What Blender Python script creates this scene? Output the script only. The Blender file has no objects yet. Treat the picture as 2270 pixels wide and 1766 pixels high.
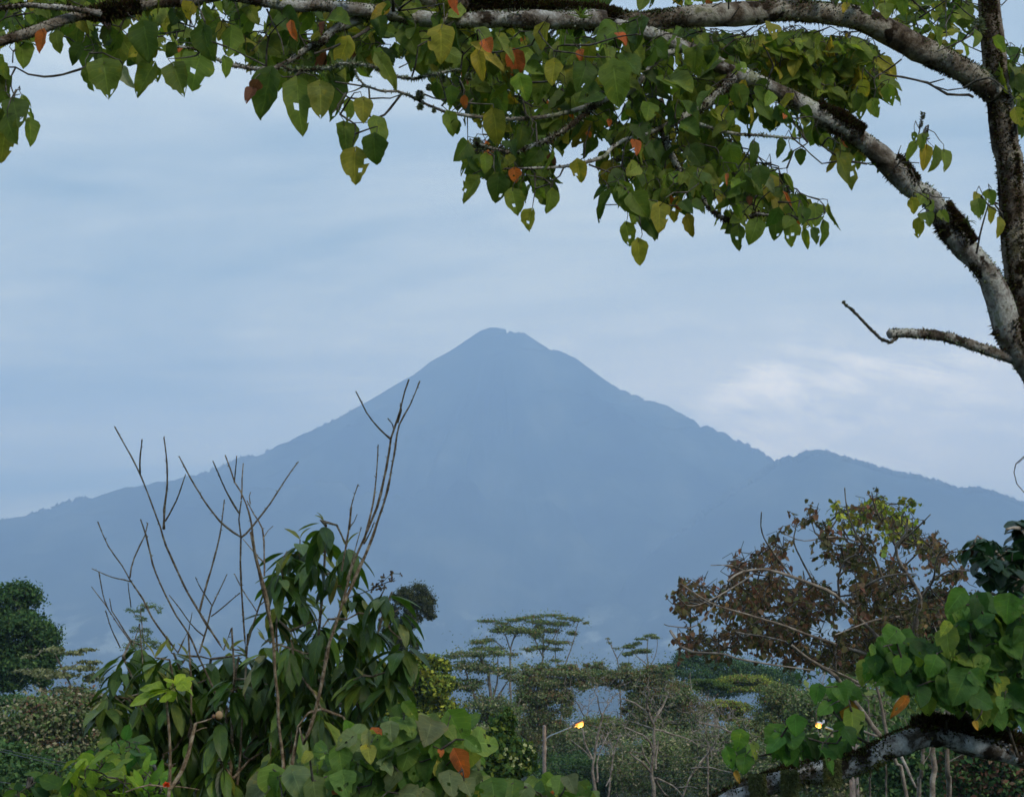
import bpy, math, random
import numpy as np
from mathutils import Vector, noise as mnoise

# ------------------------------------------------------------ camera, sky, sun, exposure
sc = bpy.context.scene
COL = sc.collection
FPX = 3493.0                      # focal length in photograph pixels (2270 wide)
PITCH = math.atan((1520 - 883) / FPX)
CAMZ = 8.0
cam_d = bpy.data.cameras.new('camera'); cam = bpy.data.objects.new('camera', cam_d); COL.objects.link(cam)
cam_d.sensor_width = 36; cam_d.lens = 36 * FPX / 2270; cam_d.clip_start = 0.05; cam_d.clip_end = 40000
cam.location = (0, 0, CAMZ); cam.rotation_euler = (math.pi / 2 + PITCH, 0, 0)
sc.camera = cam
sc.view_settings.view_transform = 'Standard'; sc.view_settings.look = 'None'
sc.view_settings.gamma = 1; sc.view_settings.use_curve_mapping = False
sc.view_settings.exposure = 0.06
sc.cycles.max_bounces = 8; sc.cycles.diffuse_bounces = 3; sc.cycles.glossy_bounces = 2
sc.cycles.transmission_bounces = 4; sc.cycles.volume_bounces = 2; sc.cycles.transparent_max_bounces = 8
sc.cycles.use_denoising = True
sc.cycles.filter_width = 1.6

SUN_EL, SUN_AZ = math.radians(34), math.radians(146)       # azimuth measured from +Y towards +X
class NT:
    def __init__(s, tree): s.t = tree; s.n = tree.nodes; s.l = tree.links
    def node(s, typ, ins=None, **kw):
        n = s.n.new(typ)
        for k, v in kw.items(): setattr(n, k, v)
        for k, v in (ins or {}).items():
            if isinstance(v, bpy.types.NodeSocket): s.l.new(v, n.inputs[k])
            else: n.inputs[k].default_value = v
        return n
    def math(s, op, a, b=0.0, c=0.0):
        return s.node('ShaderNodeMath', {0: a, 1: b, 2: c}, operation=op).outputs[0]
    def mix(s, f, a, b, bt='MIX'):
        return s.node('ShaderNodeMix', {0: f, 6: a, 7: b}, data_type='RGBA', blend_type=bt).outputs[2]
    def ramp(s, f, stops, interp='LINEAR'):
        n = s.node('ShaderNodeValToRGB', {0: f}); cr = n.color_ramp; cr.interpolation = interp
        while len(cr.elements) < len(stops): cr.elements.new(0.5)
        for e, (p, c) in zip(cr.elements, stops):
            e.position = p; e.color = tuple(c) + (1,) if len(c) == 3 else c
        return n.outputs[0]
    def noise(s, vec, scale, detail=4, rough=0.55, dist=0.0):
        return s.node('ShaderNodeTexNoise', {'Vector': vec, 'Scale': scale, 'Detail': detail, 'Roughness': rough, 'Distortion': dist}).outputs[0]

w = bpy.data.worlds.new('World'); sc.world = w; w.use_nodes = True
nt = NT(w.node_tree); nt.n.clear()
sky = nt.node('ShaderNodeTexSky', sky_type='NISHITA', sun_disc=False, sun_elevation=SUN_EL, sun_rotation=SUN_AZ, altitude=300, air_density=1.0, dust_density=1.0, ozone_density=1.0)
tc = nt.node('ShaderNodeTexCoord').outputs['Generated']
sep = nt.node('ShaderNodeSeparateXYZ', {0: tc}); X, Y, Z = sep.outputs
zz = nt.math('ADD', nt.math('MAXIMUM', Z, 0.0), 0.10)
u = nt.math('DIVIDE', X, zz); v = nt.math('DIVIDE', Y, zz)
pl = nt.node('ShaderNodeCombineXYZ', {0: nt.math('MULTIPLY', u, 0.55), 1: nt.math('ADD', nt.math('MULTIPLY', v, 1.0), nt.math('MULTIPLY', u, 0.10)), 2: 0.0}).outputs[0]
n1 = nt.noise(pl, 1.1, 6, 0.58, 0.6)
n2 = nt.noise(pl, 3.4, 6, 0.6, 0.9)
nn = nt.math('ADD', nt.math('MULTIPLY', n1, 0.76), nt.math('MULTIPLY', n2, 0.24))
# overcast layer: brightness by elevation, broken into soft streaks
CL = 11.9
def c(r, g, b, k=CL): return (r * k, g * k, b * k)
base = nt.ramp(nt.math('MULTIPLY', Z, 1.0), [(0.0, c(1.60, 1.48, .98)), (0.10, c(1.36, 1.27, .88)), (0.20, c(1.08, 1.06, .79)), (0.30, c(.88, .90, .74)), (0.42, c(.69, .77, .75)), (1.0, c(.86, 1.0, 1.25))])
streak = nt.ramp(nn, [(0.36, (.46, .60, .72)), (0.50, (.95, .97, 1.0)), (0.63, (1.50, 1.40, 1.27))])
cl = nt.mix(1.0, base, streak, 'MULTIPLY')
# the brighter break in the cloud low on the right, where the light comes through
def bump_dir(px, py, sx, sy):
    ax = (px - 1092) / 3361; ez = PITCH + (849.5 - py) / 3361
    az = nt.math('ARCTAN2', X, Y); el = nt.math('ARCSINE', Z)
    a = nt.math('DIVIDE', nt.math('SUBTRACT', az, ax), sx); e = nt.math('DIVIDE', nt.math('SUBTRACT', el, ez), sy)
    return nt.math('EXPONENT', nt.math('MULTIPLY', nt.math('ADD', nt.math('MULTIPLY', a, a), nt.math('MULTIPLY', e, e)), -1.0))
pl3 = nt.node('ShaderNodeCombineXYZ', {0: nt.math('MULTIPLY', X, 10.0), 1: nt.math('ADD', nt.math('MULTIPLY', Z, 34.0), nt.math('MULTIPLY', X, 6.0)), 2: 4.4}).outputs[0]
n3 = nt.noise(pl3, 1.7, 7, 0.60, 0.25)
pf = nt.ramp(n3, [(0.45, (0, 0, 0)), (0.62, (1, 1, 1))])
gl = nt.math('MULTIPLY', bump_dir(1720, 885, .15, .036), pf)
cl = nt.mix(nt.math('MULTIPLY', gl, 0.55), cl, c(9.0, 7.0, 4.4) + (1,))
cl = nt.mix(nt.math('MULTIPLY', bump_dir(1900, 940, .30, .065), 0.75), cl, c(3.5, 2.85, 1.95) + (1,))
mixs = nt.mix(0.85, sky.outputs[0], cl)
bg = nt.node('ShaderNodeBackground', {'Color': mixs, 'Strength': 0.10})
out = nt.node('ShaderNodeOutputWorld'); nt.l.new(bg.outputs[0], out.inputs[0])

sd = bpy.data.lights.new('sun', 'SUN'); sd.energy = 3.2; sd.angle = math.radians(12); sd.color = (1.0, 0.91, 0.76)
sun = bpy.data.objects.new('sun', sd); COL.objects.link(sun)
sv = Vector((math.cos(SUN_EL) * math.sin(SUN_AZ), math.cos(SUN_EL) * math.cos(SUN_AZ), math.sin(SUN_EL)))
sun.rotation_euler = sv.to_track_quat('Z', 'Y').to_euler(); sun.location = (0, 0, 60)

# ------------------------------------------------------------ helpers
SP, CP = math.sin(PITCH), math.cos(PITCH)
def P(px, py, d):
    """photograph pixel (2270 wide) at depth d metres -> world point"""
    a = (px - 1135) / FPX * d; b = -(py - 883) / FPX * d
    return np.array((a, d * CP - b * SP, CAMZ + d * SP + b * CP))
def PY(px, py, Yw):
    a = (px - 1135) / FPX; b = -(py - 883) / FPX
    t = Yw / (CP - b * SP)
    return P(px, py, t)
CROP = {'c0': (0, 0, 1.03938), 'c1': (0, 0, .348), 'c2': (700, 0, .3649), 'c3': (1400, 0, .3984), 'c4': (1700, 400, .4121), 'c5': (150, 820, .3892),
        'c6': (0, 1250, .348), 'c7': (700, 1250, .3663), 'c8': (1400, 1000, .4508), 'd1': (0, 1250, .18315), 'd2': (850, 1330, .18315), 'd3': (1200, 1330, .18315),
        'd4': (1150, 1560, .23352), 'd5': (1550, 1400, .21546), 'd6': (1900, 1150, .36239), 'd7': (550, 1100, .23543), 'd8': (550, 1450, .22894),
        'e1': (700, 0, .18315), 'e2': (1050, 0, .18315), 'e3': (1000, 280, .20604), 'e4': (1400, 250, .22894), 'e5': (1650, 0, .28388), 'e6': (2050, 350, .35313)}
def K(k, *xy):
    ox, oy, s = CROP[k]
    return [(ox + xy[i] * s, oy + xy[i + 1] * s) for i in range(0, len(xy), 2)]

def tag(o, label=None, cat=None, group=None, kind=None):
    if label: o['label'] = label
    if cat: o['category'] = cat
    if group: o['group'] = group
    if kind: o['kind'] = kind
    return o
def empty(name, loc, label, cat, group=None):
    o = bpy.data.objects.new(name, None); COL.objects.link(o); o.location = tuple(loc); o.empty_display_size = 0.3
    return tag(o, label, cat, group)

class MB:
    """collects vertices, faces, tint colours and uv into one mesh object"""
    def __init__(s): s.v = []; s.f = []; s.c = []; s.uv = []; s.n = 0; s.mi = []
    def add(s, v, f, col=(1, 1, 1), uv=None, mi=0):
        v = np.asarray(v, float); nv = len(v)
        s.v.append(v)
        f = np.asarray(f, dtype=np.int64) + s.n
        s.f.append(f); s.mi.append((f.shape[0], mi))
        c = np.asarray(col, float)
        s.c.append(np.broadcast_to(c, (nv, 3)) if c.ndim == 1 else c)
        s.uv.append(np.zeros((nv, 2)) if uv is None else uv)
        s.n += nv
    def build(s, name, mats, parent=None, smooth=True):
        if not s.v: s.add([(0, 0, 0), (0.001, 0, 0), (0, 0.001, 0)], [(0, 1, 2)])
        V = np.concatenate(s.v); Cc = np.concatenate(s.c); UV = np.concatenate(s.uv)
        me = bpy.data.meshes.new(name)
        loops = np.concatenate([f.reshape(-1) for f in s.f]).astype(np.int32)
        tot = np.concatenate([np.full(f.shape[0], f.shape[1]) for f in s.f]).astype(np.int32)
        start = np.concatenate(([0], np.cumsum(tot)[:-1])).astype(np.int32)
        if parent is not None: V = V - np.array(parent.location)
        me.vertices.add(len(V)); me.vertices.foreach_set('co', V.astype(np.float32).ravel())
        me.loops.add(len(loops)); me.loops.foreach_set('vertex_index', loops)
        me.polygons.add(len(tot)); me.polygons.foreach_set('loop_start', start); me.polygons.foreach_set('loop_total', tot)
        mi = np.concatenate([np.full(n, m) for n, m in s.mi]).astype(np.int32)
        me.polygons.foreach_set('material_index', mi)
        me.update(calc_edges=True)
        ca = me.color_attributes.new('tint', 'FLOAT_COLOR', 'POINT')
        ca.data.foreach_set('color', np.concatenate([Cc, np.ones((len(V), 1))], 1).astype(np.float32).ravel())
        ul = me.uv_layers.new(name='uv'); ul.data.foreach_set('uv', UV[loops].astype(np.float32).ravel())
        me.polygons.foreach_set('use_smooth', np.full(len(tot), smooth))
        for m in (mats if isinstance(mats, (list, tuple)) else [mats]): me.materials.append(m)
        o = bpy.data.objects.new(name, me); COL.objects.link(o)
        if parent is not None: o.parent = parent
        return o

def mat(name):
    m = bpy.data.materials.new(name); m.use_nodes = True; t = NT(m.node_tree); t.n.clear()
    o = t.node('ShaderNodeOutputMaterial'); return m, t, o

# ------------------------------------------------------------ ground, volcano, hills
def terr(x, y):
    r = np.hypot(x, np.maximum(y, -50.0))
    bank = 5.2 * (1 - np.clip((r - 4.0) / 22.0, 0, 1)) ** 1.5
    v_ = np.clip((np.asarray(y, float) - 170) / 560, 0, 1); v_ = v_ * v_ * (3 - 2 * v_)
    return bank - 60 * v_
def vnoise(x, y, s, octv=4, seed=0.0):
    out = np.zeros(np.shape(x)); fl = out.ravel(); xf = np.ravel(x); yf = np.ravel(y)
    for i in range(fl.size): fl[i] = mnoise.fractal(Vector((xf[i] * s + seed, yf[i] * s, seed * 1.7)), 1.0, 2.0, octv)
    return fl.reshape(np.shape(x))
def grid_obj(name, xs, ys, Zf, material, kind='structure'):
    Xg, Yg = np.meshgrid(xs, ys); Zg = Zf(Xg, Yg)
    nx, ny = len(xs), len(ys)
    idx = np.arange(nx * ny).reshape(ny, nx)
    f = np.stack([idx[:-1, :-1], idx[:-1, 1:], idx[1:, 1:], idx[1:, :-1]], -1).reshape(-1, 4)
    mb = MB(); mb.add(np.stack([Xg, Yg, Zg], -1).reshape(-1, 3), f)
    return tag(mb.build(name, material), kind=kind), Xg, Yg, Zg

mg, t, o = mat('ground_cover')
geo = t.node('ShaderNodeNewGeometry').outputs['Position']
nn = t.noise(geo, 0.25, 6, 0.6)
col = t.ramp(nn, [(0.35, (.008, .014, .006)), (0.5, (.016, .026, .009)), (0.65, (.030, .038, .014))])
bs = t.node('ShaderNodeBsdfPrincipled', {'Base Color': col, 'Roughness': 0.95, 'Specular IOR Level': 0.1}); t.l.new(bs.outputs[0], o.inputs[0])
def sp(n, lo, hi, p): u_ = np.linspace(-1, 1, n); return np.sign(u_) * np.abs(u_) ** p * ((hi - lo) / 2) + (hi + lo) / 2
grid_obj('ground', sp(161, -8500, 8500, 3.0), np.concatenate([-np.geomspace(8500, 6, 30), np.linspace(-5, 60, 50), np.geomspace(62, 8500, 60)]), lambda x, y: terr(x, y), mg)

mm, t, o = mat('forest_slope')
geo = t.node('ShaderNodeNewGeometry').outputs['Position']
sepz = t.node('ShaderNodeSeparateXYZ', {0: geo}).outputs[2]
nn = t.noise(geo, 0.004, 6, 0.62)
col = t.ramp(nn, [(0.38, (.008, .016, .008)), (0.52, (.032, .048, .024)), (0.64, (.085, .095, .058))])
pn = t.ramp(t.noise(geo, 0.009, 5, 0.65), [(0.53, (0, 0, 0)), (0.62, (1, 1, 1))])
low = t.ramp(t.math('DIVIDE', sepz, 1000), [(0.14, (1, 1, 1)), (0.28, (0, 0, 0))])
col = t.mix(t.math('MULTIPLY', pn, low), col, (.30, .31, .22, 1))  # pale pasture patches, brightened to paint in haze towards the foot
bs = t.node('ShaderNodeBsdfPrincipled', {'Base Color': col, 'Roughness': 1.0, 'Specular IOR Level': 0.0}); t.l.new(bs.outputs[0], o.inputs[0])

sil = np.array([-1900,1470, -1100,1400, -500,1240, -150,1130, 0,1108, 60,1100, 120,1082, 170,1066, 240,1058, 315,1050, 345,1042, 420,1018, 500,990, 560,968, 620,940, 680,912, 730,886, 780,858, 840,822, 880,800, 920,770, 960,748, 1000,722, 1025,705, 1045,698, 1065,699, 1077,702, 1087,713, 1101,714, 1104,711, 1119,710, 1140,724, 1165,740, 1184,752, 1198,750, 1230,765, 1260,787, 1290,810, 1325,832, 1345,840, 1380,856, 1400,858, 1430,868, 1460,887, 1495,908, 1530,918, 1560,932, 1600,958, 1640,980, 1700,1012, 1800,1060, 2000,1140, 2300,1230, 3000,1400, 3600,1470], float).reshape(-1, 2) * 1.03938
YS = 6000.0
pts = np.array([PY(a, b, YS) for a, b in sil]); xd = np.arange(-2150, 2500, 16.0); xs_t = np.unique(np.concatenate([pts[:, 0], xd])); zs_t = np.interp(xs_t, pts[:, 0], pts[:, 2])
zs_t = zs_t + np.array([mnoise.fractal(Vector((q * .012, 1.3, 4.0)), 1.0, 2.0, 4) for q in xs_t]) * np.clip((1330 - zs_t) / 500, .25, 1) * 5.0
xsum = PY(1050 * 1.03938, 700 * 1.03938, YS)[0]
gx = np.concatenate([np.linspace(-5200, -2200, 50), np.linspace(-2180, -820, 90), np.linspace(-812, 700, 250), np.linspace(712, 2600, 150), np.linspace(2620, 5200, 45)])
gy = np.concatenate([np.linspace(3300, 5300, 50), np.linspace(5320, 5980, 56), np.array([5990, 5996, 6000, 6004, 6010]), np.linspace(6022, 6700, 50), np.linspace(6740, 8300, 40)])
Xg, Yg = np.meshgrid(gx, gy)
dx, dy = Xg - xsum, (Yg - YS)
rr = np.hypot(dx, dy * 2.4); th = np.arctan2(dy, dx)
wR = 0.5 + 0.5 * np.cos(th)
wR = wR * wR * (3 - 2 * wR)
gul = vnoise(th * 6.0, rr * 0.0012, 1.0, 4, 3.3) 
rough = vnoise(Xg, Yg, 0.0022, 5, 7.1)
amp = np.clip((rr - 60) / 700, 0, 1)
offp = np.clip(np.abs(dy) / 260, 0, 1)
prof = zs_t.copy()
azt = xs_t / YS
for it in range(7):
    rp = np.sort(np.abs(xs_t - xsum))
    R = np.interp(rr, (xs_t - xsum)[xs_t >= xsum], prof[xs_t >= xsum])
    L = np.interp(rr, (xsum - xs_t)[xs_t <= xsum][::-1], prof[xs_t <= xsum][::-1])
    H = R * wR + L * (1 - wR)
    H = H + amp * offp * (gul * 52 + rough * 30)
    H = np.maximum(H, -70)
    # silhouette seen from the camera
    az = Xg / Yg; el = (H - CAMZ) / Yg
    got = np.full(len(azt), -1.0)
    for j in range(len(gy)):
        got = np.maximum(got, np.interp(azt, az[j], el[j]))
    err = (zs_t - CAMZ) / YS - got
    prof = prof + err * YS * 0.8
idx = np.arange(Xg.size).reshape(Xg.shape)
f = np.stack([idx[:-1, :-1], idx[:-1, 1:], idx[1:, 1:], idx[1:, :-1]], -1).reshape(-1, 4)
mb = MB(); mb.add(np.stack([Xg, Yg, H], -1).reshape(-1, 3), f)
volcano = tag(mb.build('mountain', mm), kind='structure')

def ridge(name, tops, Yr, front, back, x0, x1, nx, amp_, seed, material=mm):
    pp = np.array([PY(a * 1.03938, b * 1.03938, Yr) for a, b in tops])
    xs_ = np.linspace(x0, x1, nx); ys_ = np.concatenate([np.linspace(Yr - front * 2.2, Yr, 40), np.linspace(Yr, Yr + back * 2.2, 16)[1:]])
    def Zf(x, y):
        top = np.interp(x, pp[:, 0], pp[:, 2])
        d = np.where(y < Yr, (Yr - y) / front, (y - Yr) / back)
        n = vnoise(x, y, 1 / 900.0, 4, seed)
        top = top + np.array([[mnoise.fractal(Vector((q * .011, seed, 2.0)), 1.0, 2.0, 4) for q in x[0]]]) * 6 * (Yr > 4000)
        return ((top + 66) * np.exp(-d * d * 1.1) - 66 + n * amp_ * np.clip(d, 0, 1))
    return grid_obj(name, xs_, ys_, Zf, material)
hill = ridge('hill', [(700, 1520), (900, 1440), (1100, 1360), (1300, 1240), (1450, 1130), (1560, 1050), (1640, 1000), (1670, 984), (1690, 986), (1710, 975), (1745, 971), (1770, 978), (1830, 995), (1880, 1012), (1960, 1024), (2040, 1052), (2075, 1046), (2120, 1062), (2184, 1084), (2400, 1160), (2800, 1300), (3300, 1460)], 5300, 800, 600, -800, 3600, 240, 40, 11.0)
md, t, o = mat('lowland_forest')
geo = t.node('ShaderNodeNewGeometry').outputs['Position']
col = t.ramp(t.noise(geo, 0.012, 6, 0.62), [(0.35, (.006, .014, .006)), (0.7, (.016, .028, .010))])
bs = t.node('ShaderNodeBsdfPrincipled', {'Base Color': col, 'Roughness': 1.0, 'Specular IOR Level': 0.0}); t.l.new(bs.outputs[0], o.inputs[0])
low = ridge('low_hill', [(-900, 1470), (-200, 1430), (100, 1436), (300, 1430), (600, 1440), (900, 1430), (1150, 1440), (1300, 1436), (1500, 1428), (1800, 1420), (2200, 1410), (2800, 1450), (3200, 1470)], 3500, 350, 300, -2400, 2400, 240, 10, 23.0, md)

# trees standing on the ridge lines read as one far-off forest
rng = np.random.default_rng(5)
def blobs(name, g, n, hmin, size, ytest, crest=()):
    _, Xa, Ya, Za = g
    mb = MB()
    ico = np.array([(0,0,1),(.9,0,.3),(.28,.85,.3),(-.73,.53,.3),(-.73,-.53,.3),(.28,-.85,.3),(.5,.4,-.5),(-.5,.4,-.5),(0,-.7,-.5)])
    fc = [(0,1,2),(0,2,3),(0,3,4),(0,4,5),(0,5,1),(1,6,2),(2,7,3),(3,7,4),(4,8,5),(5,8,1),(1,8,6),(2,6,7),(4,7,8)]
    ny, nx = Xa.shape; k = 0
    while k < n:
        j = rng.integers(1, ny - 1); i = rng.integers(1, nx - 1)
        z = Za[j, i]
        if z < hmin or not ytest(Xa[j, i], Ya[j, i], z): continue
        fx, fy = rng.random(2)
        p = (1-fx)*(1-fy)*np.array((Xa[j,i],Ya[j,i],Za[j,i])) + fx*(1-fy)*np.array((Xa[j,i+1],Ya[j,i+1],Za[j,i+1])) + (1-fx)*fy*np.array((Xa[j+1,i],Ya[j+1,i],Za[j+1,i])) + fx*fy*np.array((Xa[j+1,i+1],Ya[j+1,i+1],Za[j+1,i+1]))
        s_ = size * rng.uniform(.5, 1.25)
        vv = ico * (1 + rng.uniform(-.3, .3, (9, 3))) * (s_, s_, s_ * rng.uniform(.8, 1.4)) + p + (0, 0, s_ * .5)
        mb.add(vv, fc); k += 1
    for yc, xa, xb, stp in crest:
        j = int(np.abs(Ya[:, 0] - yc).argmin())
        for xq in np.arange(xa, xb, stp):
            xq += rng.uniform(-4, 4); zq = np.interp(xq, Xa[j], Za[j]); s_ = rng.uniform(4.0, 9.0) * (1.5 if rng.random() < .12 else 1)
            if rng.random() < .5: continue
            mb.add(ico * (1 + rng.uniform(-.3, .3, (9, 3))) * (s_, s_, s_ * rng.uniform(.9, 1.6)) + (xq, Ya[j, 0] + rng.uniform(-12, 3), zq + s_ * .4), fc)
    return tag(mb.build(name, mm, smooth=False), kind='stuff')
volc_g = (None, Xg, Yg, H)
tag(blobs('mountain_forest', volc_g, 5200, 350, 10, lambda x, y, z: (x < -1000 or x > 700) and abs(y - 5960) < 120 and z < 900, [(6000, -1950, -560, 9), (6000, 480, 1150, 14)]), 'far-off forest edging the left shoulder of the blue volcano', 'forest')
tag(blobs('hill_forest', hill, 5200, 330, 9, lambda x, y, z: abs(y - 5280) < 130, [(5300, 930, 2000, 7)]), 'far-off forest along the lower ridge right of the volcano', 'forest')

HAZE = 0.00029
hm, t, o = mat('air')
pv = t.node('ShaderNodeVolumePrincipled', {'Color': (.515, .72, 1.0, 1), 'Density': HAZE, 'Anisotropy': 0.0}); t.l.new(pv.outputs[0], o.inputs['Volume'])
mb = MB()
a0, a1, b0, b1, z0, z1 = -8800, 8800, -8800, 8800, -72, 1480
vv = [(x, y, z) for z in (z0, z1) for y in (b0, b1) for x in (a0, a1)]
mb.add(vv, [(0, 2, 3, 1), (4, 5, 7, 6), (0, 1, 5, 4), (2, 6, 7, 3), (0, 4, 6, 2), (1, 3, 7, 5)])
hz = tag(mb.build('haze', hm, smooth=False), 'pale blue haze filling the air in front of the volcano', 'haze', kind='stuff')

# ------------------------------------------------------------ plant materials
def leaf_mat(name, trans=0.35, rough=0.45, veins=True, spec=0.35, tboost=(1.35, 1.45, .7)):
    m, t, o = mat(name)
    tint = t.node('ShaderNodeAttribute', attribute_name='tint').outputs[0]
    col = tint
    geo = t.node('ShaderNodeNewGeometry')
    n = t.noise(geo.outputs['Position'], 26.0, 5, 0.65)
    col = t.mix(1.0, col, t.ramp(n, [(0.30, (.58, .60, .50)), (0.46, (.95, .95, .95)), (0.56, (1.02, 1, 1)), (0.70, (1.6, 1.25, .80))]), 'MULTIPLY')
    hgt = None
    if veins:
        uv = t.node('ShaderNodeSeparateXYZ', {0: t.node('ShaderNodeUVMap', uv_map='uv').outputs[0]})
        au = t.math('ABSOLUTE', t.math('SUBTRACT', uv.outputs[0], 0.5))
        sv_ = t.math('SUBTRACT', uv.outputs[1], t.math('MULTIPLY', au, 0.55))
        sw = t.math('ABSOLUTE', t.math('SUBTRACT', t.math('FRACT', t.math('MULTIPLY', sv_, 6.0)), 0.5))
        side = t.ramp(sw, [(0.0, (1, 1, 1)), (0.11, (0, 0, 0))])
        mid = t.ramp(au, [(0.0, (1, 1, 1)), (0.035, (0, 0, 0))])
        ve = t.math('MAXIMUM', t.math('MULTIPLY', side, 0.45), mid)
        col = t.mix(t.math('MULTIPLY', ve, 0.7), col, t.mix(1.0, col, (1.9, 1.8, 1.8, 1), 'MULTIPLY'))
        hgt = t.node('ShaderNodeBump', {'Height': t.math('SUBTRACT', 1.0, ve), 'Strength': 0.35, 'Distance': 0.003}).outputs[0]
    b = t.node('ShaderNodeBsdfPrincipled', {'Base Color': col, 'Roughness': rough, 'Specular IOR Level': spec})
    if hgt is not None: t.l.new(hgt, b.inputs['Normal'])
    tr = t.node('ShaderNodeBsdfTranslucent', {'Color': t.mix(1.0, col, tuple(tboost) + (1,), 'MULTIPLY')})
    mx = t.node('ShaderNodeMixShader', {0: trans, 1: b.outputs[0], 2: tr.outputs[0]})
    t.l.new(mx.outputs[0], o.inputs[0]); return m
def bark_mat(name, cols, scale=9.0, bump=0.5, spots=None):
    m, t, o = mat(name)
    geo = t.node('ShaderNodeNewGeometry').outputs['Position']
    tint = t.node('ShaderNodeAttribute', attribute_name='tint').outputs[0]
    n = t.noise(geo, scale, 7, 0.66, 0.4)
    n_ = len(cols)
    col = t.ramp(n, [(0.36 + 0.28 * i / max(1, n_ - 1), c_) for i, c_ in enumerate(cols)])
    if spots:
        n2 = t.noise(geo, scale * 0.8, 5, 0.7)
        n2 = t.ramp(t.noise(t.node('ShaderNodeVectorMath', {0: geo, 1: (7.3, 1.7, 4.1)}, operation='ADD').outputs[0], scale * 0.9, 4, 0.6), [(spots[1], (0, 0, 0)), (spots[1] + .04, (1, 1, 1))])
        col = t.mix(n2, col, tuple(spots[0]) + (1,))
    f = t.noise(geo, scale * 9, 4, 0.7)
    col = t.mix(1.0, col, t.ramp(f, [(0.35, (.78, .77, .75)), (0.6, (1.10, 1.10, 1.10))]), 'MULTIPLY')
    col = t.mix(1.0, col, tint, 'MULTIPLY')
    bp = t.node('ShaderNodeBump', {'Height': t.math('ADD', n, t.math('MULTIPLY', f, .6)), 'Strength': bump, 'Distance': 0.012}).outputs[0]
    b = t.node('ShaderNodeBsdfPrincipled', {'Base Color': col, 'Roughness': 0.92, 'Specular IOR Level': 0.15, 'Normal': bp})
    t.l.new(b.outputs[0], o.inputs[0]); return m
M_HEART = leaf_mat('heart_leaf', .45, .55, spec=.22)
M_LONG = leaf_mat('drooping_leaf', .28, .42, spec=.32)
M_SMALL = leaf_mat('small_leaf', .30, .6, veins=False, spec=.2)
M_FAR = leaf_mat('tree_leaf', .25, .7, veins=False, spec=.15, tboost=(1.2, 1.3, .8))
M_MOSS = leaf_mat('moss', .15, .95, veins=False, spec=.05)
M_LICHEN = bark_mat('lichen_bark', [(.045, .034, .025), (.13, .105, .08), (.27, .25, .22), (.46, .46, .42), (.25, .26, .17)], 8.5, .8, ((.035, .025, .016), .57))
M_TWIG = bark_mat('twig_bark', [(.03, .024, .018), (.075, .065, .05), (.15, .14, .12)], 30.0, .4)
M_PALE = bark_mat('pale_bark', [(.10, .08, .06), (.24, .20, .16), (.38, .34, .28)], 6.0, .4)
M_STEM = bark_mat('stem_bark', [(.09, .06, .035), (.22, .16, .10), (.42, .35, .25)], 40.0, .5)

# ------------------------------------------------------------ plant geometry
RNG = np.random.default_rng(11)
def nrm(v): return v / (np.linalg.norm(v, axis=-1, keepdims=True) + 1e-12)
def smooth_path(p, step):
    p = np.asarray(p, float)
    if len(p) == 2: p = np.array([p[0], (p[0] + p[1]) / 2, p[1]])
    q = np.concatenate([[2 * p[0] - p[1]], p, [2 * p[-1] - p[-2]]]); out = []
    for i in range(1, len(q) - 2):
        L = np.linalg.norm(q[i + 1] - q[i]); n = max(1, int(round(L / step)))
        for k in range(n):
            t = k / n
            out.append(.5 * ((2 * q[i]) + (-q[i-1] + q[i+1]) * t + (2*q[i-1] - 5*q[i] + 4*q[i+1] - q[i+2]) * t*t + (-q[i-1] + 3*q[i] - 3*q[i+1] + q[i+2]) * t**3))
    out.append(q[-2]); return np.array(out)
def tube(mb, path, rad, sides=8, rough=0.0, col=(1, 1, 1), caps=True):
    path = np.asarray(path, float); n = len(path); rad = np.broadcast_to(np.asarray(rad, float), (n,))
    tg = np.gradient(path, axis=0); tg = nrm(tg)
    up = np.array((0, 0, 1.)) if abs(tg[0][2]) < .9 else np.array((1., 0, 0))
    a = nrm(np.cross(tg[0], up)); A = []
    for i in range(n):
        a = a - tg[i] * np.dot(a, tg[i]); a = a / (np.linalg.norm(a) + 1e-12); A.append(a)
    A = np.array(A); B = np.cross(tg, A)
    th = np.linspace(0, 2 * math.pi, sides, endpoint=False)
    ring = A[:, None, :] * np.cos(th)[None, :, None] + B[:, None, :] * np.sin(th)[None, :, None]
    r = rad[:, None, None] * (1 + rough * RNG.normal(0, 1, (n, sides, 1)))
    v = (path[:, None, :] + ring * r).reshape(-1, 3)
    i0 = np.arange((n - 1) * sides).reshape(n - 1, sides); i1 = np.roll(i0, -1, 1)
    f = np.stack([i0, i1, i1 + sides, i0 + sides], -1).reshape(-1, 4)
    mb.add(v, f, col)
    if caps and sides >= 3:
        tip = path[-1] + tg[-1] * rad[-1] * .8
        mb.add(np.concatenate([v[-sides:], [tip]]), [(k, (k + 1) % sides, sides) for k in range(sides)], col)
        st = path[0] - tg[0] * rad[0] * .5
        mb.add(np.concatenate([v[:sides], [st]]), [((k + 1) % sides, k, sides) for k in range(sides)], col)
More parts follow.
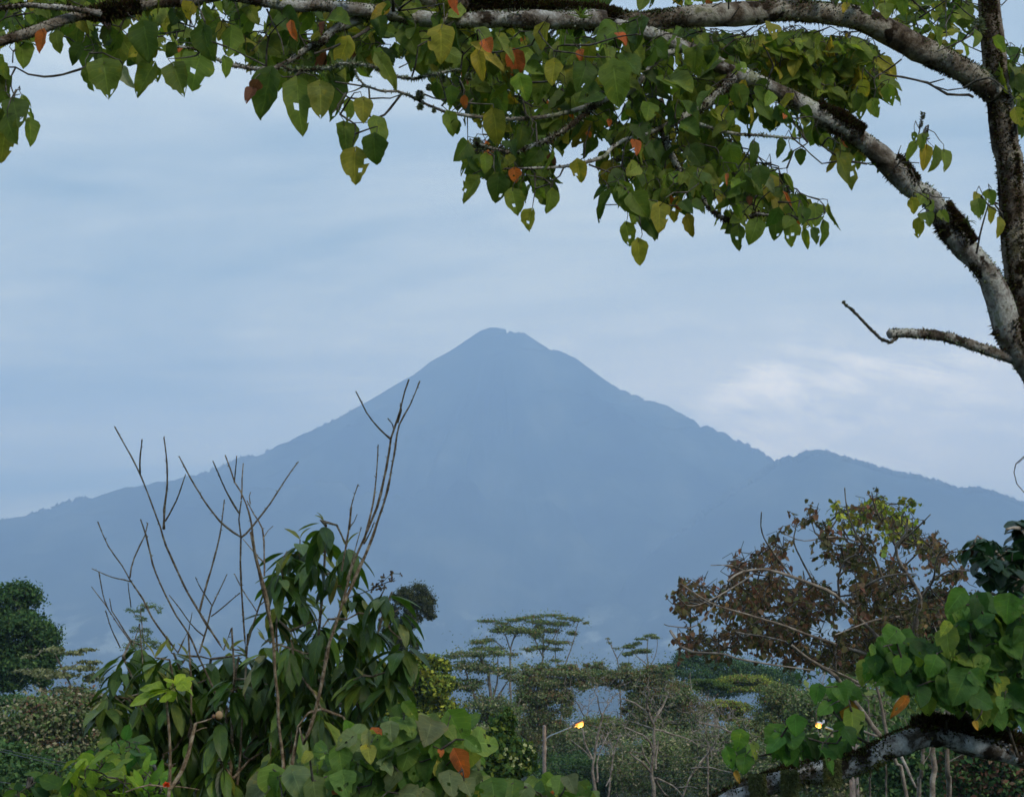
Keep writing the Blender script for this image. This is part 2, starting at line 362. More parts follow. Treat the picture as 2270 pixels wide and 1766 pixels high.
def limb(mb, pts, r0, r1, step=.06, sides=10, rough=.05, wob=.15, nodes=None, col=(1, 1, 1)):
    """pts world points; radii in metres; adds the tube and returns its smoothed path"""
    p = smooth_path(pts, step); n = len(p); tt = np.linspace(0, 1, n)
    rad = r0 + (r1 - r0) * tt
    jit = np.zeros((n, 3))
    for k in range(1, 4): jit += np.sin(tt[:, None] * np.linalg.norm(p[-1] - p[0]) * (6 * k) + RNG.uniform(0, 6.3, 3)) / k
    p = p + jit * rad[:, None] * wob; p[0] -= jit[0] * rad[0] * wob
    tube(mb, p, rad * (1 + .10 * np.sin(tt * 37 + RNG.uniform(0, 6))), sides, rough, col)
    if nodes is not None: nodes.extend(p.tolist())
    return p, rad
def px_path(pts, d0, d1):
    n = len(pts); return [P(x, y, d0 + (d1 - d0) * i / max(1, n - 1)) for i, (x, y) in enumerate(pts)]

def template(kind, seed, nu=6, nv=8):
    r = np.random.default_rng(seed); U, Vv = np.meshgrid(np.linspace(-1, 1, nu + 1), np.linspace(0, 1, nv + 1))
    if kind == 'heart':
        hw = .58 * (1 - np.exp(-10 * Vv)) * np.power(np.clip(1 - Vv, 0, 1), .72) * (1 + .30 * Vv); x = U * hw
        y = Vv - .20 * np.abs(U) ** 1.8 * np.exp(-Vv * 4.5)
    elif kind == 'long':
        hw = .155 * np.sin(math.pi * Vv ** .85) ** .8; x = U * hw; y = Vv.copy()
    elif kind == 'oval':
        hw = .30 * np.sin(math.pi * np.clip(Vv, 0, 1) ** 1.15) ** .75; x = U * hw; y = Vv.copy()
    ser = r.normal(0, .06, Vv.shape) * (np.abs(U) > .99); x = x * (1 + ser)
    fold = r.uniform(.10, .55) if kind != 'oval' else r.uniform(.05, .3); bend = r.uniform(.10, .55) if kind != 'long' else r.uniform(.15, .75)
    cup = r.uniform(-.25, .5)
    z = fold * np.abs(x) - bend * (y ** 2) * .6 + .03 * np.sin(y * 9 + r.uniform(0, 6)) * np.abs(U) - cup * x * x + .02 * r.normal(0, 1, Vv.shape)
    if kind == 'long':                       # drooping arc
        ang = bend * 1.5 * y; yy = np.sin(ang) / max(bend * 1.5, .01); z = fold * np.abs(x) - (1 - np.cos(ang)) / max(bend * 1.5, .01); y = yy
    skew = r.uniform(-.12, .12); x = x + skew * y * y
    v = np.stack([x, y, z], -1).reshape(-1, 3); idx = np.arange((nu + 1) * (nv + 1)).reshape(nv + 1, nu + 1)
    f = np.stack([idx[:-1, :-1], idx[:-1, 1:], idx[1:, 1:], idx[1:, :-1]], -1)
    keep = np.ones((nv, nu), bool)
    if kind == 'heart':
        hole = r.random()
        if hole < .55:
            for _ in range(r.integers(1, 4)):
                keep[r.integers(min(2, nv - 1), nv), r.integers(0, nu)] = False
        if hole < .18:
            a_ = r.integers(nv // 2, nv - 1); keep[a_:a_ + 2, 0 if r.random() < .5 else nu - 1] = False
    return v, f[keep], np.stack([(U * .5 + .5), Vv], -1).reshape(-1, 2)
TPL = {'heart': [template('heart', i) for i in range(26)], 'long': [template('long', 100 + i, 4, 8) for i in range(14)], 'oval': [template('oval', 200 + i, 4, 6) for i in range(12)],
       'hearts': [template('heart', 300 + i, 2, 4) for i in range(12)]}
def put_leaf(mb, kind, base, dirv, nor, L, col, wid=1.0, tpl=None):
    v, f, uv = TPL[kind][RNG.integers(len(TPL[kind]))] if tpl is None else TPL[kind][tpl]
    d = nrm(np.asarray(dirv, float)); n = np.asarray(nor, float); n = nrm(n - d * np.dot(n, d)); s_ = np.cross(d, n)
    w_ = v[:, :1] * s_ * wid + v[:, 1:2] * d + v[:, 2:3] * n
    cc = np.asarray(col, float)
    # leaves yellow or brown from the rim inwards
    edge = np.clip((np.abs(uv[:, 0] - .5) * 2) ** 3 + (uv[:, 1] - .55) * .8, 0, 1)[:, None]
    ylw = RNG.uniform(0, .42) ** 1.5
    c2 = cc * (1 - edge * ylw) + cc * np.array((1.9, 1.15, .75)) * edge * ylw
    mb.add(np.asarray(base) + w_ * L, f, c2, uv)
def pick(pal):
    w_ = np.array([p[0] for p in pal], float); i = RNG.choice(len(pal), p=w_ / w_.sum())
    return np.array(pal[i][1]) * RNG.uniform(.75, 1.3) * (1 + RNG.normal(0, .05, 3))
def inpoly(x, y, poly):
    c_ = False; n = len(poly); j = n - 1
    for i in range(n):
        xi, yi = poly[i]; xj, yj = poly[j]
        if ((yi > y) != (yj > y)) and (x < (xj - xi) * (y - yi) / (yj - yi + 1e-9) + xi): c_ = not c_
        j = i
    return c_
def samp(poly, n, mind=0.0):
    P_ = np.array(poly); lo, hi = P_.min(0), P_.max(0); out = []; k = 0
    while len(out) < n and k < n * 60:
        k += 1; x, y = RNG.uniform(lo, hi)
        if not inpoly(x, y, poly): continue
        if mind and any(abs(x - a) < mind and abs(y - b) < mind for a, b in out[-400:]): continue
        out.append((x, y))
    return out
class Skel:
    """wood nodes a plant can grow further twigs from, so every leaf hangs from its plant"""
    def __init__(s, nodes): s.a = np.array(nodes, float)
    def near(s, p):
        d = ((s.a - p) ** 2).sum(1); i = int(d.argmin()); return s.a[i], math.sqrt(d[i])
    def add(s, pts): s.a = np.concatenate([s.a, np.asarray(pts, float)])
def grow(sk, mb, targets, r_tw=.0035, r_end=.0015, short=.05, step=.05, sides=4, sag=.12, col=(1, 1, 1), rper=0.0):
    order = np.argsort([sk.near(t)[1] for t in targets])
    for i in order:
        t_ = np.asarray(targets[i], float); q, d = sk.near(t_)
        if d < 1e-4: continue
        mid = (q + t_) / 2 + RNG.normal(0, .10, 3) * d + np.array((0, 0, sag * d * RNG.uniform(-.5, 1)))
        p = smooth_path([q, mid, t_], max(step, d / 12)) if d > short else np.array([q, mid, t_])
        r0 = r_tw * (1 + rper * d) if d > short else r_end * 1.3
        tube(mb, p, np.linspace(r0, r_end, len(p)), sides, 0.0, col, caps=False)
        sk.add(p[1:])

# ------------------------------------------------------------ the tree that frames the view
def moss(mb, path, rad, n, length, width, pal, lo=0.0, hi=1.0, up=0.0, hang=0.0):
    n = int(n * 1.35); length = length * .62; width = width * 1.45
    path = np.asarray(path); m = len(path); t_ = RNG.uniform(lo, hi, n) * (m - 1); i = np.clip(t_.astype(int), 0, m - 2); fr = (t_ - i)[:, None]
    c_ = path[i] * (1 - fr) + path[i + 1] * fr; tg = nrm(path[i + 1] - path[i]); rr_ = np.interp(t_, np.arange(m), np.broadcast_to(rad, m))[:, None]
    rnd = RNG.normal(0, 1, (n, 3)) + (0, 0, up); o_ = nrm(rnd - tg * (rnd * tg).sum(1, keepdims=True))
    L = length * RNG.uniform(.3, 1.0, (n, 1)) * (.5 + vnoise(t_ * .35, t_ * 0, 1.0, 2, 5.5)[:, None] ** 2 * 1.5 + .25)
    tip = c_ + o_ * (rr_ + L) + RNG.normal(0, .35, (n, 3)) * L + np.array((0, 0, -1.)) * L * hang
    b = c_ + o_ * rr_ * .92; s_ = nrm(np.cross(o_, RNG.normal(0, 1, (n, 3)))) * width
    v = np.stack([b - s_, b + s_, tip], 1).reshape(-1, 3)
    cols = np.repeat(np.array([pick(pal) for _ in range(n)]), 3, 0)
    mb.add(v, np.arange(3 * n).reshape(n, 3), cols)
DARKM = [(5, (.032, .020, .013)), (3, (.060, .034, .020)), (3, (.060, .068, .018)), (1, (.11, .11, .04))]
OLIVE = [(4, (.07, .085, .025)), (3, (.12, .13, .05)), (2, (.03, .03, .012))]
BEARD = [(4, (.20, .24, .15)), (3, (.13, .17, .10)), (1, (.30, .33, .22))]
def W(px, d): return px / FPX * d          # pixel width -> metres at a depth

G_DARK = (.068, .118, .020); G_MID = (.125, .185, .026); G_LIT = (.185, .245, .040); G_YEL = (.28, .27, .036); YEL = (.34, .27, .030); ORG = (.46, .13, .03); BRN = (.16, .065, .035)
PAL_TOP = [(30, G_DARK), (34, G_MID), (22, G_LIT), (9, G_YEL), (.9, YEL), (.8, ORG), (.6, BRN)]
PAL_LIT = [(10, G_DARK), (30, G_MID), (34, G_LIT), (18, G_YEL), (2, YEL), (1, ORG)]

tree_base = P(*K('e6', 1500, 6600)[0], 6.4)
tb = K('e6', 980, 0)[0]
bx_, by_ = P(2480, 1520, 6.3)[:2]
gz = float(terr(bx_, by_))
tree = empty('limb_tree', (bx_, by_, gz), 'mossy heart-leaved tree whose lichen-covered limbs frame the top and right of the view', 'tree')
sk_nodes = []
mbT, mbM = MB(), MB()
wood = []
trunk_px = K('e6', 760, 1500, 690, 1330, 640, 1150, 615, 980, 590, 760, 565, 520, 545, 250, 530, 0) + K('e5', 2040, 1150, 2000, 820, 1965, 620, 1945, 380, 1920, 160, 1905, -60, 1890, -400, 1960, -800)
low_t = [np.array((bx_, by_, gz - .15)), np.array((bx_ - .02, by_, gz + .9)), P(2440, 1150, 6.15)]
tp = low_t + px_path(trunk_px, 6.05, 6.3)
p = smooth_path(tp, .05); n = len(p)
wpx = np.interp(np.linspace(0, 1, n), [0, .40, .47, .52, .60, .72, .85, 1], [.115, .105, .098, .066, .056, .056, .052, .035])
tube(mbT, p, wpx * 1.0 * (1 + .05 * np.sin(np.arange(n) * .31) + .03 * np.sin(np.arange(n) * .83)), 20, .035, (.72, .64, .56))
sk_nodes += p[n // 2:].tolist()
tr = mbT.build('trunk', M_LICHEN, tree)
moss(mbM, p, wpx, 5000, .014, .003, DARKM, .40, 1.0)
side = p + np.array((-.012, -.036, 0))
moss(mbM, side, wpx * .62, 16000, .018, .0035, DARKM, .45, .99)
moss(mbM, p, wpx, 2500, .022, .002, OLIVE, .3, .7)

def add_limb(name, pts, d0, d1, w0, w1, mossn=0, mpal=DARKM, ml=.012, step=.045, sides=14, rough=.045, up=0.0, keep=True, m=M_LICHEN, col=(1, 1, 1)):
    mb = MB(); dd = (d0 + d1) / 2
    pth, rad = limb(mb, px_path(pts, d0, d1), W(w0, dd) / 2, W(w1, dd) / 2, step, sides, rough, .22, sk_nodes if keep else None, col)
    o = mb.build(name, m, tree)
    if mossn: moss(mbM, pth, rad, mossn, ml, .0026, mpal, up=up)
    return pth, rad
# limb A: the big upper limb from the fork to the top left
A = K('e5', 1960, 730, 1760, 580, 1500, 430, 1250, 300, 1000, 185, 850, 150, 650, 125, 450, 95, 250, 90, 0, 125) + K('c2', 1980, 105, 1700, 105, 1400, 80, 1200, 62, 1000, 35, 800, 8, 640, -25) + [(780, -45), (600, -35), (435, 0)] + K('c1', 1000, 22, 800, 58, 640, 82, 500, 90, 390, 115, 250, 172, 100, 232, -60, 290)
pa, ra = add_limb('branch', A, 6.15, 5.3, 62, 18, 6000, DARKM, .012, col=(.80, .74, .66))
moss(mbM, pa, ra, 3200, .012, .0035, OLIVE + BEARD, .0, .5, up=1.0)
# heavy dark moss on the crossing above the middle
i0, i1 = int(len(pa) * .40), int(len(pa) * .56)
moss(mbM, pa[i0:i1], ra[i0:i1] * 1.15, 12000, .024, .004, DARKM)
i0, i1 = int(len(pa) * .86), int(len(pa) * .91)
moss(mbM, pa[i0:i1], ra[i0:i1], 2600, .030, .0035, DARKM)
pb, rb = add_limb('branch', K('c2', 1750, 130, 1500, 125, 1200, 112, 900, 108, 500, 98, 250, 75, 0, 38) + K('c1', 1900, 48, 1650, 8, 1450, -40), 5.72, 5.45, 44, 22, 2600, DARKM, .009)
moss(mbM, pb, rb, 1500, .010, .003, BEARD, up=.8)
add_limb('branch', K('c1', 640, 85, 450, 52, 300, 42, 180, 30, -60, 60), 5.4, 5.3, 15, 8, 500)
# limb D: the leaning limb
D = K('e6', 680, 1330, 590, 1210, 540, 1080, 455, 870, 335, 680, 225, 530, 130, 400, 30, 260) + K('c3', 1560, 1055, 1450, 930, 1335, 825, 1220, 735, 1080, 645, 950, 580, 800, 510, 650, 440, 500, 370, 370, 305, 230, 240, 100, 190, -80, 150)
pd, rd = add_limb('branch', D, 6.02, 5.75, 62, 28, 900, DARKM, .009)
moss(mbM, pd, rd, 1500, .013, .003, OLIVE + BEARD, 0, 1)
for (lo, hi, k) in ((.545, .63, 9000), (.42, .455, 1300), (.27, .335, 6500), (.05, .09, 900)):
    i0, i1 = int(len(pd) * lo), int(len(pd) * hi) + 2
    moss(mbM, pd[i0:i1] + (0, 0, .010), rd[i0:i1], k, .026, .004, DARKM + [(2, (.055, .022, .016))], up=1.6)
# secondary branches
add_limb('branch', K('c3', 560, 430, 500, 500, 420, 570, 330, 625, 250, 665, 180, 705, 185, 770, 220, 860, 280, 975, 350, 1060, 410, 1130, 460, 1190, 530, 1230, 620, 1222, 700, 1190, 800, 1205, 930, 1215), 5.78, 5.4, 24, 5, 1800, DARKM, .016, sides=10)
add_limb('branch', K('c3', 300, 275, 200, 300, 110, 370, 50, 450, -17, 513) + K('c2', 1760, 600, 1650, 642, 1500, 688, 1300, 720, 1100, 722, 900, 702, 780, 680, 680, 640, 560, 580, 500, 556, 400, 555, 300, 520, 250, 465, 240, 420), 5.8, 5.3, 14, 4, 700, BEARD, .012, sides=9)
add_limb('branch', K('c2', 1800, 590, 1720, 620, 1600, 720, 1500, 800, 1400, 852, 1250, 908, 1150, 920, 1050, 892, 975, 868), 5.6, 5.35, 15, 8, 900, BEARD + DARKM, .014, sides=9)
add_limb('branch', K('c3', 180, 705, 60, 760, -40, 780) + K('c2', 1880, 850, 1800, 892, 1750, 950, 1600, 990, 1500, 1010, 1350, 1020, 1130, 1025), 5.65, 5.35, 12, 4, 300, DARKM, .01, sides=8)
add_limb('branch', K('c3', 290, 670, 400, 700, 500, 735, 600, 750, 700, 755, 890, 770), 5.6, 5.5, 9, 5, 200, BEARD, .01, sides=8)
add_limb('branch', K('c2', 330, 90, 120, 170, 50, 250, 0, 300) + K('c1', 2000, 290, 1850, 390, 1750, 440, 1560, 430, 1400, 385, 1240, 310, 1130, 295), 5.6, 5.35, 22, 4, 800, DARKM + BEARD, .014, sides=10)
add_limb('branch', K('c1', 1800, 420, 1850, 450, 2000, 445, 2150, 425) + K('c2', 150, 388, 330, 400, 500, 470, 600, 480, 750, 445, 880, 420), 5.45, 5.4, 9, 5, 900, BEARD, .02, sides=8)
# dead stub on the right with its thin bent twig
add_limb('broken_branch', K('c4', 1330, 960, 1200, 912, 1100, 880, 1000, 852, 900, 836, 800, 826, 700, 820, 658, 826), 6.0, 5.85, 24, 19, 700, BEARD + DARKM, .012, keep=False)
add_limb('broken_branch', K('c4', 700, 845, 665, 874, 620, 856, 560, 800, 480, 716, 405, 655), 5.86, 5.8, 8, 4, 160, OLIVE, .008, sides=7, keep=False, m=M_TWIG)
mbW = MB()
def twig(k, pts, d0, d1, w0, w1, keep=True):
    limb(mbW, px_path(K(k, *pts), d0, d1), W(w0, d0) / 2, W(w1, d1) / 2, .04, 6, .03, .3, sk_nodes if keep else None)
for k, pts, w0 in (('c2', (1510,1010,1480,1070,1440,1095,1430,1160,1400,1185), 4), ('c2', (1440,1095,1370,1090,1300,1092), 3), ('c2', (1660,1000,1800,1050,1900,1062,1960,1040), 4),
    ('e3', (1640,580,1690,625,1740,600,1770,560), 3), ('e3', (1690,625,1710,680), 3), ('c3', (1310,912,1200,892,1130,860,1060,810), 5), ('c3', (1240,905,1150,895,1060,910,1000,860,960,820), 4),
    ('c3', (1900,540,1880,532,1760,530,1690,490,1650,465,1500,430,1390,410,1450,370,1500,330), 6), ('c3', (1650,465,1740,440), 3.5), ('c3', (1680,480,1760,502,1850,490), 4),
    ('c3', (1920,160,1880,200,1800,242,1700,285), 5), ('c3', (1920,110,1850,60,1810,20,1720,5), 3), ('c3', (1600,100,1680,50,1770,-10), 4), ('c3', (1750,-20,1750,100,1755,210), 3), ('c3', (1800,30,1760,110,1740,160), 3),
    ('c3', (1480,920,1500,890,1560,830,1590,790,1605,720,1622,640), 4), ('c3', (1470,890,1500,810), 2.5), ('c3', (1490,903,1600,907), 3), ('c3', (1500,935,1555,945), 3),
    ('e6', (325,600,345,490,375,380,398,300,460,290), 5), ('c3', (400,1140,330,1150,40,1135,-150,1140), 4), ('c3', (420,1120,520,1080), 3), ('c3', (680,1190,690,1100,780,1010), 4),
    ('c1', (700,398,600,412,500,446,400,476,280,490,180,475,100,430,0,428), 6), ('c1', (100,430,72,480,70,550,95,620,85,690), 4), ('c1', (80,400,85,330,60,300), 3), ('c1', (95,700,150,740,175,770), 2.5), ('c1', (90,610,130,600), 2.5),
    ('c1', (380,225,440,245,540,320,600,320), 4), ('c1', (1700,60,1740,150,1790,250,1810,350), 4), ('c1', (1730,150,1690,230,1600,330), 3), ('c1', (1830,60,1880,170,1950,300), 4),
    ('e1', (1050,1120,960,1230,830,1390,720,1440,650,1410,645,1300,640,1060,560,1040,230,990), 6), ('e1', (640,1205,400,1190,250,1070), 5), ('e1', (380,1200,200,1370), 4), ('e1', (650,1195,800,1185,900,1190,1020,1150), 3.5),
    ('e1', (720,1440,690,1480,450,1490,390,1540), 3), ('e1', (600,1290,310,1320), 2.5), ('e1', (1160,940,1210,800,1240,560), 5), ('e1', (1010,820,1150,750), 3), ('e1', (1310,1140,1540,1210,1780,1120), 4), ('e1', (1900,1200,1740,1360), 4),
    ('e1', (940,130,945,60,930,-60), 8), ('e1', (1000,120,1090,60,1200,-20), 6), ('e1', (1000,130,1200,110,1450,70), 4), ('e1', (640,350,500,430,200,570,-20,650), 8),
    ('e2', (200,640,400,620,700,545), 4), ('e2', (1100,545,1400,545,1600,490,1800,440,1960,420), 5), ('e2', (700,1000,980,980), 5),
    ('c3', (450,40,510,10), 3), ('c3', (540,50,540,0,530,-40), 4), ('c3', (790,370,760,300,728,245), 4), ('c3', (800,370,800,330), 3), ('c3', (825,370,835,300), 3), ('c3', (550,205,620,190,680,150), 4), ('c3', (560,100,600,40), 3),
    ('c3', (900,250,870,215), 2.5), ('c3', (1880,30,1810,-20), 2.5), ('c3', (1100,-20,1140,50), 2.5), ('c3', (2060,30,2110,-20), 3), ('c3', (2140,320,2170,250), 3), ('c3', (1520,860,1600,780,1660,770), 3), ('e4', (690,840,740,820,800,800), 3), ('e4', (700,905,600,915), 3),
    ('e4', (960,1050,990,1100,1030,1130), 2), ('e4', (820,340,880,240), 2), ('e4', (1180,990,1240,850,1380,730), 4), ('e4', (1000,1060,960,960), 2)):
    twig(k, pts, 5.5, 5.42, w0 * 1.05, w0 * .6)

# explicit leaves read off the photograph: base, tip, optional colour and width
mbL = MB(); petioles = []
def xleaf(k, bx, by, tx, ty, col=None, wid=1.0, d=None, kind='heart', rollr=1.0, tpl=None):
    d = RNG.uniform(5.15, 5.5) if d is None else d
    (b, t_) = K(k, bx, by, tx, ty); B = P(*b, d); T = P(*t_, d - RNG.uniform(-.02, .03)); L = np.linalg.norm(T - B)
    n_ = np.array((RNG.normal(0, .45) * rollr, -1.0, RNG.normal(.1, .25)))
    put_leaf(mbL, kind, B, T - B, n_, L, pick(PAL_TOP[:4]) if col is None else np.array(col) * RNG.uniform(.85, 1.15), wid * RNG.uniform(.80, .96), tpl)
    petioles.append(B)
for a in (('c1',560,440,590,585),('c1',660,405,700,620,None,1.1),('c1',970,425,870,605,G_MID,.8),('c1',1000,440,1000,525),('c1',1110,425,1170,605),('c1',1270,370,1200,570,None,1.15),('c1',1430,375,1440,500),('c1',510,290,450,415,G_DARK),('c1',360,215,370,340,G_LIT),
    ('c1',275,205,250,340,ORG,.7),('c1',140,280,150,440,G_LIT),('c1',1720,470,1660,765,G_DARK,.9),('c1',1610,570,1570,645,BRN),('c1',1895,540,1905,865,G_MID,.8),('c1',2040,550,2045,755),('c1',2110,500,2132,770,G_DARK,.8),('c1',30,865,0,1040,G_YEL),('c1',190,775,195,935,G_MID,.8),
    ('c1',150,625,212,762,G_LIT,.5),('c1',80,735,50,862),('c1',20,600,60,700),('c1',10,480,40,640),('c1',780,440,835,565,(.3,.33,.2),.7),('c1',920,170,960,390,G_DARK,1.2),('c1',1300,190,1330,400,G_DARK,1.0),('c1',1860,150,1890,262,ORG,.6),('c1',2060,150,2040,230,BRN,.6),('c1',1640,520,1600,590,BRN,1.2),('c1',1220,30,1180,125,YEL,1.6),('c1',1150,300,1140,330,ORG),
    ('c2',175,768,190,940,G_MID,1.0),('c2',240,925,222,1120,G_YEL,1.1,None,'heart',1,3),('c2',355,835,350,1003,G_DARK,1.15),('c2',362,728,425,880,G_MID),('c2',290,610,280,745),('c2',200,620,215,740),('c2',805,695,850,820),('c2',850,735,852,822,G_DARK),('c2',735,515,750,612),('c2',822,535,820,640,G_DARK),('c2',905,590,905,665,ORG,.9),
    ('c2',1080,690,1115,882,G_YEL),('c2',1250,780,1250,915),('c2',380,350,505,530,G_LIT,.6),('c2',950,975,1000,1070,G_DARK),('c2',975,1090,883,1230,G_LIT,.7),('c2',1110,1075,1100,1238),('c2',1195,1165,1220,1310,G_LIT),('c2',1310,1285,1275,1402,None,1.2),('c2',1430,1165,1410,1300,G_LIT),('c2',1205,1030,1210,1115,ORG,1.3),
    ('c2',1590,985,1605,1115,G_YEL),('c2',1755,1135,1685,1208,G_DARK,.6),('c2',1785,1180,1712,1352,G_DARK,.45),('c2',1860,1130,1960,1320,G_MID,.75),('c2',1990,1290,2075,1455,G_DARK,.8),('c2',1885,1368,1915,1500,G_LIT),('c2',1958,1470,1970,1617,G_YEL,.85),('c2',1810,400,1840,645,G_MID,1.0),('c2',760,180,770,370,G_YEL),('c2',985,330,1020,490,YEL,.7),('c2',975,285,1155,425,(.30,.25,.04),.5),('c2',1110,225,1215,380,(.22,.27,.06),.45),
    ('c2',1035,250,1065,320,ORG,1.1),('c2',1390,160,1370,300,G_YEL,1.0),('c2',1610,310,1610,370,ORG),('c2',1780,730,1785,770,ORG),('c2',1655,800,1665,840,ORG),('c2',1940,860,1945,940,ORG,.9),('c2',1240,470,1270,620),('c2',1430,940,1450,1010,BRN),('c2',910,480,930,520,BRN),('c2',1450,380,1430,520,G_YEL),('c2',1640,400,1600,560,G_DARK,1.2),('c2',1770,290,1800,390,G_LIT),
    ('e4',1035,1120,1020,1338,G_MID,.8,None,'heart',1,5),('e4',1215,1060,1160,1267,G_MID,1.0),('e4',1400,1050,1395,1242,G_DARK),('e4',1545,1080,1540,1303,G_LIT),('e4',1680,1145,1715,1335,G_LIT,.5),('e4',1760,1130,1800,1270,G_DARK,.8),('e4',1855,1070,1878,1290,G_MID,.6),('e4',1660,935,1650,1090,G_DARK),('e4',1780,905,1790,1100,G_MID,1.2),('e4',1915,910,2005,1140,G_LIT,.22),
    ('e4',545,1010,582,1190,YEL,.8),('e4',270,905,275,1160,G_YEL,.95),('e4',210,1070,240,1232,G_DARK,.7),('e4',950,350,1000,580,G_MID,1.2),('e4',1498,615,1577,768,G_LIT,.4),('e4',1480,785,1560,930,ORG,.3),('e4',1180,300,1200,520,G_DARK,.6),('e4',1450,270,1425,442,G_DARK,.8),('e4',1540,370,1490,495,G_DARK,.7),('e4',1640,370,1645,510,G_DARK,1.0),('e4',2010,440,2140,755,(.14,.17,.03),1.0,None,'heart',1,3),
    ('e4',1240,540,1260,740,G_DARK,1.1),('e4',930,600,920,700,ORG,.4),('e4',1130,820,1150,900,BRN),('e4',870,810,870,900,YEL),('e4',1290,640,1400,770,(.22,.26,.12),.8),('e4',1480,20,1480,50,ORG),
    ('e5',210,190,240,300,G_YEL,1.4),('e5',1000,790,1040,920,G_LIT),('e5',870,750,880,885),('e5',920,640,960,760,G_YEL,1.2),('e5',1120,680,1150,830,G_MID,.9),('e5',1420,1160,1400,1330,YEL,.7),('e5',1490,1160,1470,1330,G_MID,.9),('e5',1560,1190,1590,1330,G_LIT,.8),('e5',1330,1120,1260,1255,G_LIT,.6),('e5',1330,1040,1320,1110,G_MID,.8),('e5',1420,1040,1400,1090,G_MID,1.1),('e5',1390,1060,1385,1190,G_LIT,.7),
    ('e5',2120,860,2160,1000,G_YEL,.9),('e5',1100,40,1110,150,G_LIT,1.2),('e5',1250,10,1240,130,G_MID,1.1),('e5',800,30,770,100,YEL,.9),('e5',930,40,990,110,G_MID,1.0),('e5',1500,230,1540,370,G_LIT,.8),('e5',1800,250,1800,370,G_MID,.9),
    ('c3',1620,1085,1600,1140,G_LIT,1.2),('c3',1560,1110,1570,1195,G_YEL,1.0),('c3',1650,1120,1680,1180,G_MID,1.1),('c3',1640,1190,1650,1260,G_MID,1.1),('c3',1600,1225,1590,1330,G_YEL,.8),('c3',1720,1180,1760,1240,G_LIT,.9),
    ('c3',1920,1080,1920,1160,G_YEL,1.0),('c3',1990,1065,2000,1145,G_MID,1.1),('c3',1930,1120,1940,1220,G_MID,1.0),('c3',1990,1160,2000,1250,G_YEL,.9),('c3',2050,1220,2050,1320,G_YEL,.8)):
    xleaf(*a)
disp = lambda L_: [(L_[i] * 1.03938, L_[i + 1] * 1.03938) for i in range(0, len(L_), 2)]
PA = disp([-60,-80, 560,-80, 980,-80, 1000,120, 900,105, 800,120, 740,150, 690,180, 630,170, 560,150, 520,110, 450,85, 400,110, 350,90, 310,115, 230,120, 190,95, 150,50, 60,45, 40,70, -60,90])
PB = disp([880,40, 1400,40, 1540,70, 1590,150, 1700,215, 1760,260, 1800,300, 1780,320, 1660,255, 1580,245, 1550,290, 1610,340, 1650,370, 1690,400, 1720,450, 1680,460, 1600,455, 1520,400, 1460,410, 1400,430, 1330,400, 1290,380, 1290,320, 1230,280, 1170,300, 1160,380, 1120,410, 1080,370, 1010,350, 1000,320, 1060,290, 1060,240, 960,210, 900,150])
PJ = disp([990,300, 1180,300, 1180,400, 1140,430, 1090,370, 1010,370])
PK = disp([1280,340, 1480,350, 1640,370, 1740,440, 1740,470, 1560,470, 1500,430, 1400,460, 1330,420, 1290,400])
PC = disp([1400,60, 1500,75, 1600,80, 1700,70, 1850,90, 1890,150, 1890,190, 1830,215, 1760,205, 1680,165, 1560,110])
PD = disp([1870,-60, 2070,-60, 2060,110, 1990,120, 1900,60])
PE = disp([2110,80, 2200,90, 2200,270, 2150,250, 2125,160])
PF = disp([1780,300, 1830,290, 1900,370, 1860,350])
PG = disp([950,-60, 1600,-60, 1950,-60, 1900,-5, 1500,-5, 950,-5])
PH = disp([-40,110, 20,130, 60,210, 60,250, -40,300])
for poly, n_, pal, d0, d1, flat, s0 in ((PA, 720, PAL_TOP, 5.45, 6.6, .1, .100), (PJ, 46, PAL_TOP, 5.2, 5.9, .1, .078), (PK, 110, PAL_TOP, 5.2, 6.2, .1, .080), (PB, 1040, PAL_TOP, 5.5, 6.9, .1, .094), (PC, 560, PAL_LIT, 5.85, 6.8, .38, .094), (PD, 110, PAL_LIT, 6.2, 6.9, .4, .098), (PE, 40, PAL_TOP, 6.1, 6.6, .3, .09), (PF, 22, PAL_LIT, 5.9, 6.3, .4, .075), (PG, 200, PAL_TOP, 5.8, 6.9, .3, .09), (PH, 14, PAL_TOP, 5.1, 5.5, 0, .095)):
    for (x, y) in samp(poly, n_):
        d = RNG.uniform(d0, d1); B = P(x, y, d)
        L = s0 * .88 * RNG.uniform(.55, 1.25) * (1.2 if RNG.random() < .1 else 1)
        dr = np.array((RNG.normal(0, .68), RNG.normal(-flat * .9, .45), -1 + flat * .6 + RNG.normal(0, .2)))
        az = RNG.normal(0, 1.15); nn_ = np.array((math.sin(az), -math.cos(az), .35 + flat * 1.3))
        put_leaf(mbL, 'heart', B, dr, nn_, L, pick(pal), RNG.uniform(.75, 1.05)); petioles.append(B)
sk = Skel(sk_nodes)
# petioles leave the leaf base upwards before meeting a twig
ends = []
for B in petioles:
    e = B + np.array((RNG.normal(0, .014), RNG.normal(0, .014), RNG.uniform(.015, .045)))
    tube(mbW, [B, (B + e) / 2 + RNG.normal(0, .003, 3), e], [.0012, .0011, .0013], 4, 0, caps=False); ends.append(e)
grow(sk, mbW, ends, .0030, .0013, .07, .05, 5, .10, rper=2.0)
mbL.build('foliage', M_HEART, tree)
mbW.build('twig', M_TWIG, tree)
